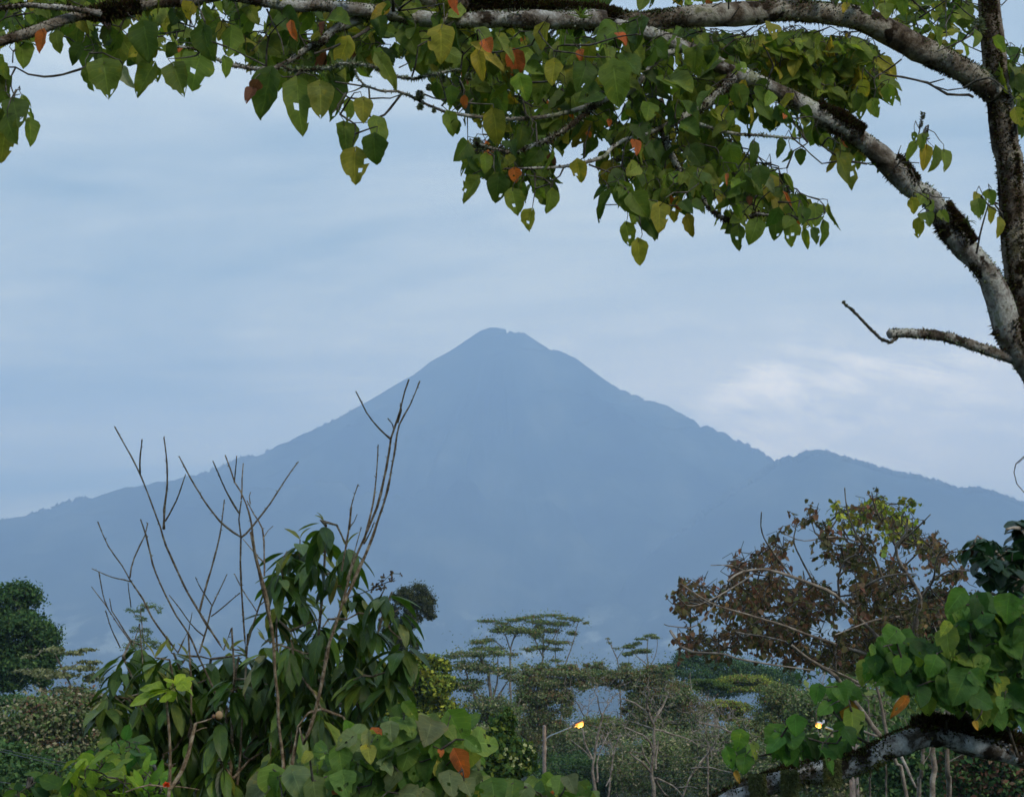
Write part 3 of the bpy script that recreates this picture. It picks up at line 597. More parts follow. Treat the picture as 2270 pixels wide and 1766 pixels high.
# grey-green beards of lichen
for k, x, y, r_ in (('e1', 1260, 1160, 11), ('e1', 1265, 1290, 8), ('e1', 1430, 1340, 5), ('e1', 1370, 1060, 7), ('e3', 280, 180, 12), ('e3', 340, 235, 8), ('e1', 1540, 960, 8), ('e1', 1850, 930, 8), ('e5', 1830, 200, 16), ('c3', 1410, 830, 7), ('e6', 470, 790, 8)):
    dd_ = 5.42 if k in ('e1', 'e3') else 5.95
    c_ = P(*K(k, x, y)[0], dd_); R_ = W(r_, dd_)
    q = np.array([c_ + (0, 0, R_), c_, c_ - (0, 0, R_ * .6)]); moss(mbM, q, np.array([R_ * .35, R_ * .5, R_ * .2]), 420, R_ * 1.1, .0022, BEARD, hang=.3)
moss(mbM, px_path(K('e5', 1375,1000, 1385,930, 1397,885), 5.45, 5.45), np.full(3, .003), 90, .012, .003, [(1, (.13, .14, .06))])
mbM.build('moss', M_MOSS, tree, smooth=False)

# small air plants rooted in the moss
def airplant(k, x, y, d, n_, L, pal, label):
    c_ = P(*K(k, x, y)[0], d); e_ = empty('air_plant', c_, label, 'air plant', 'air plants growing in the moss of the framing limbs')
    mb = MB()
    for i in range(n_):
        az = RNG.uniform(0, 6.28); d_ = np.array((math.cos(az), math.sin(az), RNG.uniform(-.2, 1.4)))
        put_leaf(mb, 'long', c_, d_, (-math.cos(az), -math.sin(az), .8), L * RNG.uniform(.6, 1.1), pick(pal), .6)
    mb.build('leaf_rosette', M_SMALL, e_)
airplant('e2', 1300, 230, 5.6, 12, .055, [(1, (.16, .22, .06))], 'small pale green air plant in the dark moss of the uppermost limb')
airplant('e6', 265, 400, 5.9, 9, .05, [(1, (.08, .12, .04))], 'small spiky air plant on the dark moss cushion of the leaning limb')
airplant('e6', 460, 740, 5.95, 10, .03, [(1, (.12, .16, .06))], 'tiny yellowish air plant in the crook between leaning limb and trunk')
mb = MB()

# ------------------------------------------------------------ near shrubs and small trees
def root_at(px, d):
    b = P(px, 1520, d); return np.array((b[0], b[1], float(terr(b[0], b[1]))))
B_DARK = (.044, .092, .014); B_MID = (.088, .155, .022); B_LIT = (.145, .21, .032)
PAL_BROAD = [(36, B_DARK), (34, B_MID), (12, B_LIT), (2.5, (.26, .26, .07))]

def broadleaf(label, rx, d, whorls, fills, nfill, stems):
    r = root_at(rx, d); e = empty('broadleaf_tree', r, label, 'tree'); nodes = []
    mbt, mbl = MB(), MB(); mbw = mbt
    for st, w0, w1 in stems:
        top = px_path(disp(st), d, d)
        limb(mbt, [r + (RNG.normal(0, .05), RNG.normal(0, .05), -.1)] + [r * .5 + top[0] * .5 + RNG.normal(0, .04, 3)] + top, W(w0, d) / 2, W(w1, d) / 2, .06, 8, .04, .3, nodes)
    nodes = [n for n in nodes if n[2] > CAMZ - .9]
    cen = [(x * 1.03938, y * 1.03938, d + RNG.uniform(-.45, .45), 1.0) for x, y in whorls] + [(x, y, d + RNG.uniform(-.5, .7), 0.0) for x, y in samp(disp(fills), nfill)]
    tg = []
    for x, y, dd, top in cen:
        c_ = P(x, y, dd); tg.append(c_); n_ = RNG.integers(14, 20) if top else RNG.integers(11, 17)
        for i in range(n_):
            az = RNG.uniform(0, 6.283); out = np.array((math.cos(az), math.sin(az), RNG.uniform(-1.3, -.05) if top else RNG.uniform(-2.2, -.5)))
            b = c_ + nrm(out) * .02 - np.array((0, 0, RNG.uniform(0, .09)))
            put_leaf(mbl, 'long', b, out, (out[0] * .5, out[1] * .5, 1.1), RNG.uniform(.10, .195), pick(PAL_BROAD), RNG.uniform(.85, 1.2))
        if top and RNG.random() < .8:
            for i in range(2):
                az = RNG.uniform(0, 6.283); out = np.array((math.cos(az) * .4, math.sin(az) * .4, RNG.uniform(.3, 1.0)))
                put_leaf(mbl, 'long', c_, out, (-out[1], out[0], .3), RNG.uniform(.05, .11), (.27, .28, .07), .7)
    grow(Skel(nodes), mbw, tg, .006, .003, .05, .08, 6, .25, rper=1.2)
    mbt.build('trunk', M_STEM, e); mbl.build('foliage', M_LONG, e)
    return e
broadleaf('tall dark green tree with long drooping leaves, right of the bare stems', 720, 7.4,
    [(690,1112),(640,1150),(612,1175),(740,1165),(600,1215),(665,1185),(715,1215),(640,1250),(588,1290),(755,1250),(820,1255),(850,1300),(790,1310),(740,1320),(680,1320),(620,1345),(858,1365),(800,1385),(745,1395),(690,1410),(600,1400),(565,1365),(640,1390),(560,1430),(830,1430),(775,1440),(715,1450),(655,1460),(600,1470)],
    [560,1400, 640,1330, 740,1330, 850,1380, 860,1450, 800,1500, 770,1600, 700,1680, 560,1690, 520,1600, 530,1480], 62,
    [([660,1650, 668,1500, 680,1350, 690,1250, 695,1120], 16, 5), ([700,1600, 740,1500, 790,1400, 820,1300, 835,1262], 12, 5), ([620,1600, 600,1450, 590,1350, 600,1240], 12, 5)])
broadleaf('low dark green tree with long hanging leaves behind the leaning bare stems', 400, 7.6,
    [(365,1390),(300,1375),(262,1400),(330,1402),(400,1398),(450,1405),(490,1385),(525,1395),(250,1450),(232,1480),(300,1440),(360,1448),(430,1450),(500,1448),(480,1530),(540,1490),(350,1520),(300,1510),(420,1520),(270,1530)],
    [240,1480, 300,1440, 540,1430, 590,1500, 580,1690, 300,1690, 330,1600, 270,1570], 55,
    [([420,1680, 410,1550, 390,1450, 370,1392], 14, 5), ([470,1650, 490,1520, 510,1400], 12, 5), ([380,1660, 330,1550, 280,1440, 262,1402], 11, 4)])

e = root_at(800, 7.2); e = empty('seed_stalk', P(*K('d7', 900, 970)[0], 7.2), 'dried brown flower stalk sticking out of the tall drooping-leaved tree on its right side', 'dried flower')
mb = MB(); hd = px_path(K('d7', 900,970, 1150,880, 1250,830, 1330,800, 1380,770), 7.2, 7.15)
tube(mb, smooth_path(hd, .03), .0022, 5); tube(mb, px_path(K('d7', 1250,830, 1300,770, 1355,725, 1435,728), 7.15, 7.15), .0014, 5); tube(mb, px_path(K('d7', 1330,805, 1365,790), 7.15, 7.15), .0014, 5)
mb.build('stalk', M_TWIG, e)
for x, y in K('d7', 1180,840, 1200,850, 1230,820, 1250,790, 1270,750, 1255,860, 1220,870, 1275,840, 1355,720, 1365,790, 1340,775, 1435,730, 1290,850, 1160,880):
    c_ = P(x, y, 7.15); mb = MB()
    for i in range(5): put_leaf(mb, 'oval', c_, RNG.normal(0, 1, 3), RNG.normal(0, 1, 3), .016, pick([(2, (.10, .055, .04)), (1, (.22, .16, .11))]), 1.2)
    mb.build('dried_bract', M_SMALL, e)

# bare thorny stems
def bare(label, rx, d, stems, lowpt):
    r = root_at(rx, d); e = empty('bare_shrub', r, label, 'shrub', 'leafless thorny shrubs on the left')
    mb = MB(); mbb = MB(); low_ = P(*lowpt, d)
    for pts, w0, w1, grounded in stems:
        pp = px_path(pts, d - .0, d + RNG.uniform(-.35, .35))
        if grounded:
            pp = [r + (RNG.normal(0, .06), RNG.normal(0, .06), -.1), r * .6 + pp[0] * .4] + pp; 
        p_, rad = limb(mb, pp, W(w0, d) / 2 * (1.25 if grounded else 1), W(w1, d) / 2, .05, 7, .16, .55)
        # thorns and buds
        for i in range(4, len(p_) - 1):
            if p_[i][2] < CAMZ - .8: continue
            for _ in range(3):
                if RNG.random() < .6:
                    o_ = nrm(RNG.normal(0, 1, 3)); s_ = rad[i] * RNG.uniform(1.3, 3.0) + .004
                    q = p_[i] + (p_[i + 1] - p_[i]) * RNG.random(); k_ = nrm(np.cross(o_, RNG.normal(0, 1, 3))) * .0032
                    mb.add([q - k_, q + k_, q + o_ * s_ + (0, 0, .002)], [(0, 1, 2)])
    mb.build('stem', M_STEM, e)
F5 = lambda *a: K('c5', *a)
bare('pair of tall pale leafless stems crossing in front of the tall drooping-leaved tree', 600, 6.6, [
    (K('d8', 420,1100, 540,850, 640,560, 720,200, 760,0) + K('d7', 760,1400, 860,1100, 930,870, 1010,600, 1100,380) + F5(1700,920, 1760,780, 1800,620, 1830,450, 1840,390, 1890,240, 1920,120, 1942,58), 15, 3.4, 1),
    (K('d7', 900,1000, 990,830, 1060,660, 1150,450) + F5(1800,750, 1840,560, 1870,420, 1890,310, 1950,200, 2007,62), 8, 3, 0),
    (F5(1840,392, 1770,330, 1700,240, 1665,170, 1640,120), 5, 2.5, 0), (F5(1690,985, 1740,760, 1760,600, 1768,425), 5, 2.5, 0), (F5(1855,330, 1840,300, 1822,275), 3, 2, 0), (F5(1880,300, 1900,230, 1895,190), 3, 2, 0),
    (K('d7', 880,700, 900,560, 940,330, 970,100) + F5(1605,905, 1612,780, 1652,650), 4.5, 2.4, 0), (K('d7', 945,310, 1000,230, 1028,165), 2.8, 1.8, 0), (K('d7', 930,780, 960,680, 1010,500, 1065,290), 3.4, 2, 0), (K('d7', 1090,450, 1150,330, 1185,240), 3, 2, 0),
    (K('d8', 350,1060, 330,900, 300,650, 290,400, 260,150, 250,0) + K('d7', 230,1350, 190,1150, 165,950, 120,760, 70,550, 30,330) + F5(1150,1420, 1120,1250, 1085,1120, 1060,1000, 1040,870, 1010,760, 980,690, 950,640, 925,560, 898,485), 13, 3, 1),
    (F5(990,735, 990,620, 998,530), 3.5, 2.2, 0), (F5(948,640, 955,560, 962,490), 3, 2, 0), (F5(1120,1170, 1115,1050, 1105,900, 1060,820, 1022,745), 4.5, 2.4, 0), (F5(1112,960, 1140,915, 1168,890), 2.6, 1.8, 0), (F5(1112,1090, 1060,1030, 1000,960), 3, 2, 0)], (600, 1766))
bare('spreading group of leafless thorny stems rising from the low drooping-leaved tree', 470, 7.35, [
    (F5(1010,1750, 1012,1600, 1005,1450, 995,1250, 985,1100, 985,950, 975,850, 990,740), 8, 3.5, 1),
    (F5(985,955, 1050,890, 1150,760, 1240,620, 1312,523), 5, 2.6, 0), (F5(982,948, 870,860, 780,750, 700,620, 633,494), 5, 2.8, 0), (F5(975,812, 900,680, 860,590, 828,518), 4, 2.4, 0),
    (F5(1020,1575, 1060,1430, 1082,1360, 1112,1270), 4.5, 2.8, 0), (F5(1075,1372, 1000,1260, 950,1160), 3, 2, 0), (F5(1088,1345, 1150,1290, 1170,1250), 3, 2, 0), (F5(1040,760, 1035,720, 1042,695), 2.4, 1.8, 0),
    (K('c6', 1440,900, 1400,870, 1340,740, 1270,590) + F5(740,1610, 690,1500, 620,1400, 560,1290, 500,1160, 470,1050, 445,940, 412,848), 10, 3, 1),
    (F5(950,1700, 890,1590, 800,1460, 750,1380, 680,1270, 620,1150, 560,1000, 530,890, 480,760, 440,660, 400,560, 330,430, 268,322), 10, 3, 1),
    (F5(413,590, 410,500, 422,395), 4, 2.4, 0), (F5(546,905, 552,800, 565,700, 570,600, 562,480, 550,382), 5.5, 2.8, 0), (F5(556,860, 620,740, 672,593), 4, 2.2, 0),
    (F5(752,1375, 800,1200, 850,1000, 878,850, 892,735), 5, 2.6, 0), (F5(750,1610, 792,1470, 820,1350, 860,1270, 910,1163), 4.5, 2.4, 0), (F5(820,1400, 900,1340, 980,1270), 3, 2, 0), (F5(822,1340, 770,1260, 730,1178), 3, 1.8, 0),
    (F5(700,1750, 630,1610, 560,1520, 480,1410, 430,1310, 380,1230, 355,1190, 310,1110, 230,1000, 170,862), 9, 2.8, 1), (F5(355,1182, 380,1070, 440,940, 456,870), 4, 2.3, 0), (F5(356,1204, 250,1178, 140,1130), 3.5, 2, 0),
    (F5(430,1700, 370,1570, 300,1470, 230,1360, 200,1280, 178,1150), 5, 2.2, 1), (F5(232,1362, 180,1290, 138,1232), 2.6, 1.7, 0), (F5(360,1540, 290,1430, 250,1370, 238,1300), 3.2, 1.8, 0), (F5(300,1580, 250,1480, 215,1370), 3, 2, 0),
    (F5(772,1512, 700,1440, 640,1360, 578,1282), 3.2, 1.8, 0), (F5(690,1480, 705,1410, 710,1380), 2.5, 1.6, 0), (F5(360,1350, 350,1280, 345,1210), 2.5, 1.8, 0)], (490, 1766))

# young sapling with a bright leaf rosette, a seed pod and a red flower
r = root_at(370, 5.0); e = empty('sapling', r, 'young forked sapling with a bright lime-green leaf rosette on its left stem', 'sapling')
mb = MB(); nodes = []
limb(mb, [r - (0, 0, .1), r * .5 + P(*K('c6', 1075, 1480)[0], 5.0) * .5] + px_path(K('c6', 1075,1480, 1082,1390, 1085,1200, 1075,1000, 1062,865, 1065,800), 5.0, 5.0), .012, .0045, .04, 9, .10, .2, nodes)
limb(mb, px_path(K('c6', 1085,1430, 1150,1330, 1200,1200, 1225,1100, 1245,1015), 5.0, 5.05), .0068, .0055, .04, 9, .10, .2, nodes)
limb(mb, px_path(K('c6', 1250,1012, 1300,1000, 1350,982, 1375,975), 5.05, 5.05), .0028, .0022, .03, 6, .03, .2, nodes)
limb(mb, px_path(K('c6', 1250,1062, 1290,1045, 1320,1040), 5.05, 5.05), .002, .0012, .03, 5, .03, .2, nodes)
limb(mb, px_path(K('c6', 1060,1420, 950,1405, 870,1425, 800,1450), 5.0, 5.0), .004, .002, .03, 6, .05, .2, nodes)
limb(mb, px_path(K('c6', 1090,1412, 1180,1420, 1270,1436), 5.0, 5.1), .003, .0012, .03, 6, .05, .2, nodes)
mb.build('stem', M_STEM, e)
mb = MB()
LIME = (.27, .38, .035)
for bx, by, tx, ty, wd, lift in ((1060,800,818,860,.85,.9),(1050,785,890,768,.8,.9),(1075,795,935,805,.6,1.0),(1055,830,1045,870,1.5,.1),(1070,800,1110,868,1.2,.1),(1120,770,1055,720,.9,.8),(1110,775,1170,700,1.0,.6),(1130,765,1225,715,.8,.8),(1140,760,1245,810,.8,.9),(1150,745,1190,790,1.2,.3),(1070,790,1080,745,.9,.5)):
    B = P(*K('c6', bx, by)[0], 4.95); T = P(*K('c6', tx, ty)[0], 4.95 + RNG.uniform(-.05, .04)); 
    put_leaf(mb, 'oval', B, T - B, (RNG.normal(0, .2), -.55, lift), np.linalg.norm(T - B) * 1.05, np.array(LIME) * RNG.uniform(.8, 1.15), wd * 1.25)
    tube(mb, [P(*K('c6', 1065, 815)[0], 5.0), B], [.0015, .001], 4, 0, (.2, .3, .06), caps=False)
mb.build('leaf_rosette', M_HEART, e)
mb = MB(); c_ = P(*K('c6', 1395, 962)[0], 5.05)
u_, v_ = np.meshgrid(np.linspace(0, 2 * math.pi, 13)[:-1], np.linspace(0, math.pi, 8)); s_ = .0125 * (1 + .12 * np.sin(5 * u_))
sp_ = np.stack([np.sin(v_) * np.cos(u_) * s_, np.sin(v_) * np.sin(u_) * s_, np.cos(v_) * s_ * 1.1], -1).reshape(-1, 3) + c_
i0 = np.arange(7 * 12).reshape(7, 12); i1 = np.roll(i0, -1, 1)
mb.add(sp_, np.stack([i0, i1, i1 + 12, i0 + 12], -1).reshape(-1, 4), (.42, .30, .17)); mb.add((sp_ - c_) * .5 + c_ - (.017, 0, .004), np.stack([i0, i1, i1 + 12, i0 + 12], -1).reshape(-1, 4), (.20, .13, .09)); mb.build('seed_pod', M_SMALL, e)
mb = MB(); c_ = P(*K('c6', 1060, 1406)[0], 4.96)
for i in range(22):
    az, el_ = RNG.uniform(0, 6.28), RNG.uniform(-.5, 1.2); d_ = np.array((math.cos(az) * math.cos(el_), math.sin(az) * math.cos(el_) - .3, math.sin(el_)))
    put_leaf(mb, 'oval', c_, d_, RNG.normal(0, 1, 3), .012, (.75, .085, .02), 1.3)
mb.build('red_flower', M_SMALL, e)

def leafy(name, label, cat, rx, d, poly, n, kind, pal, size, dsp=.35, mdir=(0, 0, -.3), ndir=(0, -1, .5), spread=.6, wid=1.0, matl=None, extra=(), stems=5, group=None, sf=1.0):
    r = root_at(rx, d); e = empty(name, r, label, cat, group); mbs, mbl = MB(), MB(); nodes = []
    P_ = np.array(poly); cx, cy = P_.mean(0); ex = P_[:, 0].max() - P_[:, 0].min(); bot = P_[:, 1].max()
    for i in range(stems):
        x = cx + RNG.uniform(-.35, .35) * ex
        limb(mbs, [r + (RNG.normal(0, .08), RNG.normal(0, .08), -.1), r * .5 + P(x, bot, d) * .5 + RNG.normal(0, .05, 3), P(x, bot, d + RNG.uniform(0, .2)), P(x + RNG.uniform(-30, 30), (cy + bot) / 2, d + RNG.uniform(-.1, .2)), P(x + RNG.uniform(-50, 50), cy, d)], .012 * sf, .005 * sf, .08, 6, .05, .3, nodes)
    nodes = [q for q in nodes if q[2] > CAMZ - 1.4 * d / 5]
    tg = []
    for x, y in samp(poly, n):
        dd = d + RNG.uniform(-dsp, dsp); B = P(x, y, dd); az = RNG.normal(0, spread)
        dr = np.array(mdir) + RNG.normal(0, spread, 3); nn_ = np.array(ndir) + RNG.normal(0, spread * .7, 3)
        put_leaf(mbl, kind, B, dr, nn_, size * RNG.uniform(.55, 1.25), pick(pal), wid * RNG.uniform(.85, 1.1)); tg.append(B)
    for (k, bx, by, tx, ty, col, wd) in extra:
        dd = d - dsp * RNG.uniform(.75, 1.05); B = P(*K(k, bx, by)[0], dd); T = P(*K(k, tx, ty)[0], dd - .02)
        put_leaf(mbl, kind, B, T - B, (RNG.normal(0, .2), -1, .35), np.linalg.norm(T - B), col, wd); tg.append(B)
    grow(Skel(nodes), mbs, tg, .0035 * sf, .0018 * sf, .06, .08, 5, .1, rper=1.0)
    mbs.build('stem', M_TWIG, e); mbl.build('foliage', matl or M_HEART, e); return e
H_DARK = (.040, .085, .020); H_MID = (.075, .145, .030); H_LIT = (.115, .19, .045); H_DUST = (.12, .165, .075); H_YEL = (.20, .23, .045)
H_DARK = (.055, .110, .024); H_MID = (.10, .185, .036); H_LIT = (.15, .235, .052); H_DUST = (.16, .21, .09); H_YEL = (.25, .27, .05)
PAL_BUSH = [(18, H_DARK), (34, H_MID), (26, H_LIT), (20, H_DUST), (7, H_YEL), (.8, ORG)]
d8 = lambda *a: ('d8',) + a
leafy('heart_leaf_bush', 'large heart-leaved bush along the bottom centre with one orange leaf', 'bush', 850, 4.7,
    disp([545,1720, 560,1665, 640,1630, 690,1605, 720,1570, 800,1560, 860,1530, 930,1525, 1000,1540, 1010,1580, 1030,1640, 1060,1680, 1060,1800, 545,1800]), 640, 'heart', PAL_BUSH, .076, .45, (0, -.25, -.75), (0, -.8, .75), .42, 1.0,
    extra=(d8(240,1110,210,1420,H_LIT,1.15), d8(1960,590,2110,870,(.085,.17,.02),1.15), d8(1380,670,1370,850,H_DUST,1.1), d8(1480,680,1500,870,H_YEL,.9), d8(1730,620,1610,740,H_DUST,1.2), d8(1770,620,1880,700,H_DUST,1.0), d8(1760,760,1740,1010,H_MID,1.1), d8(1020,790,830,900,H_DUST,.9),
           d8(2010,950,2120,1205,ORG,.75), d8(1865,920,1875,980,ORG,.9), d8(1370,950,1130,1050,H_DUST,.8), d8(1640,1040,1600,1240,H_MID,1.1), d8(1560,1170,1590,1400,(.075,.17,.03),1.2), d8(880,920,920,1230,H_MID,.8), d8(1450,500,1480,650,B_DARK,.9), d8(1520,480,1640,640,B_MID,.7), d8(760,1180,900,1310,H_MID,1.0), d8(1200,1120,1240,1260,H_DUST,1.0), d8(1160,760,1150,1000,(.22,.25,.10),.5), d8(600,960,520,1060,H_YEL,.9)))
leafy('heart_leaf_bush', 'low heart-leaved bush under the street lamp at the bottom edge', 'bush', 1200, 5.0, disp([1030,1690, 1080,1665, 1150,1665, 1210,1655, 1250,1670, 1270,1700, 1275,1800, 1030,1800]), 150, 'heart', PAL_BUSH, .076, .3, (0, -.2, -.7), (0, -.8, .7), .45)
leafy('leafy_shrub', 'bright yellow-green shrub in the bottom left corner', 'shrub', 250, 5.4, K('c6', 400,1540, 420,1400, 480,1300, 560,1240, 680,1230, 700,1300, 800,1330, 880,1380, 900,1560), 190, 'oval', [(3, (.13, .22, .02)), (3, (.20, .29, .03)), (2, (.06, .14, .02))], .085, .35, (0, -.1, -.25), (0, -.5, .9), .45, 1.0)
leafy('leafy_shrub', 'mid green shrub with short broad leaves beside the forked sapling', 'shrub', 300, 5.9, K('c6', 560,1240, 680,1140, 750,1110, 850,1130, 910,1160, 900,1240, 850,1300, 780,1340, 700,1300, 600,1290), 130, 'oval', [(3, (.05, .13, .025)), (3, (.08, .18, .03)), (1, (.14, .22, .04))], .085, .3, (0, -.1, -.45), (0, -.6, .8), .45, 1.15)
leafy('leafy_shrub', 'dark low shrub at the left end of the bottom edge', 'shrub', 130, 5.9, K('c6', 60,1560, 90,1440, 200,1400, 300,1320, 400,1300, 450,1400, 420,1560), 150, 'oval', [(3, (.03, .08, .02)), (2, (.06, .12, .02)), (1, (.16, .22, .04))], .085, .35, (0, -.1, -.45), (0, -.6, .8), .5)
leafy('fine_shrub', 'fine-leaved bright shrub between the two sapling stems', 'shrub', 330, 5.2, K('c6', 880,1340, 930,1280, 980,1340, 1040,1340, 1040,1500, 880,1500), 60, 'long', [(3, (.08, .18, .02)), (1, (.15, .25, .03))], .06, .2, (0, 0, .5), (0, -1, .2), .5, 1.2, M_SMALL)

# ------------------------------------------------------------ the mossy limb low on the right
r = root_at(2560, 5.3); e2 = empty('limb_tree', r, 'heart-leaved tree whose white-barked mossy limb sweeps across the bottom right corner', 'tree')
nodes = []; mb = MB(); mbm = MB(); mbw2 = MB(); mbl2 = MB()
limb(mb, [r - (0, 0, .15), r + (0, 0, .8), P(2540, 1800, 5.3), P(2520, 1600, 5.3), P(2480, 1300, 5.3), P(2420, 1050, 5.4)], .11, .05, .06, 16, .04, .2, nodes); mb.build('trunk', M_LICHEN, e2)
mb = MB(); pth, rad = limb(mb, [P(2525, 1660, 5.3)] + px_path(K('c8', 2060,1560, 1960,1530, 1850,1488, 1700,1440, 1550,1408, 1400,1418, 1250,1455, 1150,1500, 1000,1550, 850,1585, 700,1632, 560,1690, 430,1760, 300,1850), 5.25, 4.9), W(56, 5.2) / 2, W(40, 4.9) / 2, .04, 16, .05, .25, nodes)
M_WHITE = bark_mat('white_lichen_bark', [(.03, .022, .016), (.10, .085, .07), (.42, .43, .43), (.60, .63, .64)], 11.0, .7, ((.028, .02, .014), .57))
mb.build('branch', M_WHITE, e2)
n = len(pth)
moss(mbm, pth + (0, 0, .012), rad * .95, 2600, .012, .003, DARKM, up=1.8)
moss(mbm, pth[int(n*.18):int(n*.50)] + (0, 0, .02), rad[int(n*.18):int(n*.50)] * .95, 14000, .040, .004, DARKM, up=2.2)
moss(mbm, pth[int(n*.56):int(n*.92)], rad[int(n*.56):int(n*.92)], 1500, .022, .003, OLIVE)
for k, x, y, r_ in (('d5', 600, 1600, 26), ('d5', 930, 1560, 26), ('d5', 1370, 1440, 26)):
    c_ = P(*K(k, x, y)[0], 4.92); R_ = W(r_, 5); q = np.array([c_ + (0, 0, R_ * 1.1), c_, c_ - (0, 0, R_)]); moss(mbm, q, np.array([R_ * .6, R_ * .6, R_ * .35]), 2600, R_ * .45, .002, [(3, (.15, .17, .07)), (2, (.10, .12, .05))], hang=.8)
mbm.build('moss', M_MOSS, e2, smooth=False)
for k, pts, w0 in (('d6', (1200,640, 1021,560, 930,620, 850,730, 750,860, 650,950), 12), ('d6', (1200,700, 1021,750, 870,810, 720,890, 640,960), 7), ('c8', (1200,1450, 1100,1400, 1060,1340, 1000,1290, 960,1230), 8), ('c8', (1100,1500, 900,1480, 800,1460, 700,1480, 600,1500, 540,1470), 7), ('c8', (1700,1420, 1650,1300, 1500,1150, 1350,1050, 1230,1000), 8), ('d6', (485,1375, 550,1280, 545,1230), 6), ('c8', (1900,1500, 1850,1350, 1800,1250, 1700,1180), 7), ('c8', (2000,1300, 1900,1100, 1800,900, 1750,760), 9)):
    limb(mbw2, px_path(K(k, *pts), 5.15, 5.05), W(w0, 5) / 2, W(w0 * .5, 5) / 2, .05, 7, .05, .3, nodes)
C8 = lambda *a: K('c8', *a)
PAL_H = [(34, (.030, .082, .016)), (34, (.060, .145, .024)), (18, (.10, .20, .035)), (8, (.18, .25, .045)), (.4, (.36, .16, .03))]
tg = []
for poly, n_, fl in ((C8(1560,790, 1620,720, 1720,705, 1780,740, 1950,715, 1990,1330, 1930,1330, 1800,1290, 1650,1230, 1420,1180, 1220,1090, 1140,1040, 1180,970, 1260,900, 1340,900, 1430,950, 1540,940), 520, .5), (C8(890,1180, 920,1150, 1040,1150, 1080,1220, 1090,1330, 1100,1420, 960,1460, 850,1500, 760,1440, 680,1420, 680,1360, 720,1350, 760,1350, 860,1400, 960,1400, 950,1300, 880,1300), 110, .3), (C8(480,1440, 520,1405, 570,1410, 600,1460, 580,1520, 540,1540, 480,1520), 5, .3)):
    for x, y in samp(poly, n_, 0):
        if math.hypot(x - 1812, y - 1575) < 62: continue
        B = P(x, y, RNG.uniform(4.75, 5.5)); dr = np.array((RNG.normal(0, .5), RNG.normal(-.35, .35), -.75 + RNG.normal(0, .3))); nn_ = np.array((RNG.normal(0, .35), -.8, .75 + RNG.normal(0, .25)))
        put_leaf(mbl2, 'heart', B, dr, nn_, .073 * RNG.uniform(.6, 1.2), pick(PAL_H), RNG.uniform(.9, 1.1)); tg.append(B)
for (k, bx, by, tx, ty, col, wd) in (('d6',480,850,440,965,(.07,.18,.025),1.15),('d6',270,845,265,960,(.08,.19,.025),1.1),('d6',670,950,570,1130,(.075,.17,.04),1.0),('d6',700,940,790,1020,(.06,.15,.025),1.1),('d6',710,1080,840,1150,(.06,.15,.03),1.1),('d6',240,680,180,760,(.08,.18,.03),1.5),('d6',640,450,545,580,(.075,.17,.03),.8),('d6',930,480,900,640,(.06,.15,.02),1.2),('d6',560,640,510,720,(.2,.27,.04),.7),
    ('d5',430,1030,400,1230,(.075,.17,.02),1.1),('d5',290,1210,340,1410,(.06,.16,.02),.8),('d5',470,1280,450,1470,(.05,.13,.02),1.1),('d5',560,1150,590,1320,(.14,.2,.04),.6),('d5',380,1440,415,1560,(.42,.24,.04),.55),('d5',990,880,1000,1080,(.05,.15,.02),1.2),('d5',840,1080,690,1250,(.055,.16,.03),.8),('d5',1340,760,1210,840,(.075,.18,.03),1.0),('d5',1500,1000,1600,1180,(.035,.09,.02),1.0),('d5',1230,560,1200,760,(.05,.14,.02),.9),('d5',1420,560,1500,720,(.07,.16,.03),1.0),('d6',300,1100,200,1210,(.36,.15,.03),.45),('d6',720,1240,735,1290,(.5,.3,.04),.7)):
    B = P(*K(k, bx, by)[0], 4.72); T = P(*K(k, tx, ty)[0], 4.70); put_leaf(mbl2, 'heart', B, T - B, (RNG.normal(0, .2), -1, .3), np.linalg.norm(T - B), col, wd); tg.append(B)
grow(Skel(nodes), mbw2, tg, .0035, .0016, .06, .06, 5, .1, rper=1.0)
mbw2.build('twig', M_TWIG, e2); mbl2.build('foliage', M_HEART, e2)

# ------------------------------------------------------------ trees further off
def leaves_fast(mb, c_, nor, size, cols, asp=1.8):
    """many small pointed leaves at once: c_ (n,3)"""
    n = len(c_); d = nrm(RNG.normal(0, 1, (n, 3)) + (0, 0, -.25)); nor = nrm(nor - d * (nor * d).sum(1, keepdims=True)); s_ = np.cross(d, nor)
    L = (size * RNG.uniform(.5, 1.3, (n, 1))); w_ = L / asp / 2
    v = np.stack([c_ - d * L * .5, c_ + s_ * w_ + nor * L * .08, c_ + d * L * .5, c_ - s_ * w_ + nor * L * .08], 1).reshape(-1, 3)
    mb.add(v, np.arange(4 * n).reshape(n, 4), np.repeat(cols, 4, 0))
def pal_cols(pal, n):
    w_ = np.array([p[0] for p in pal], float); i = RNG.choice(len(pal), n, p=w_ / w_.sum())
    return np.array([p[1] for p in pal])[i] * RNG.uniform(.85, 1.17, (n, 1))
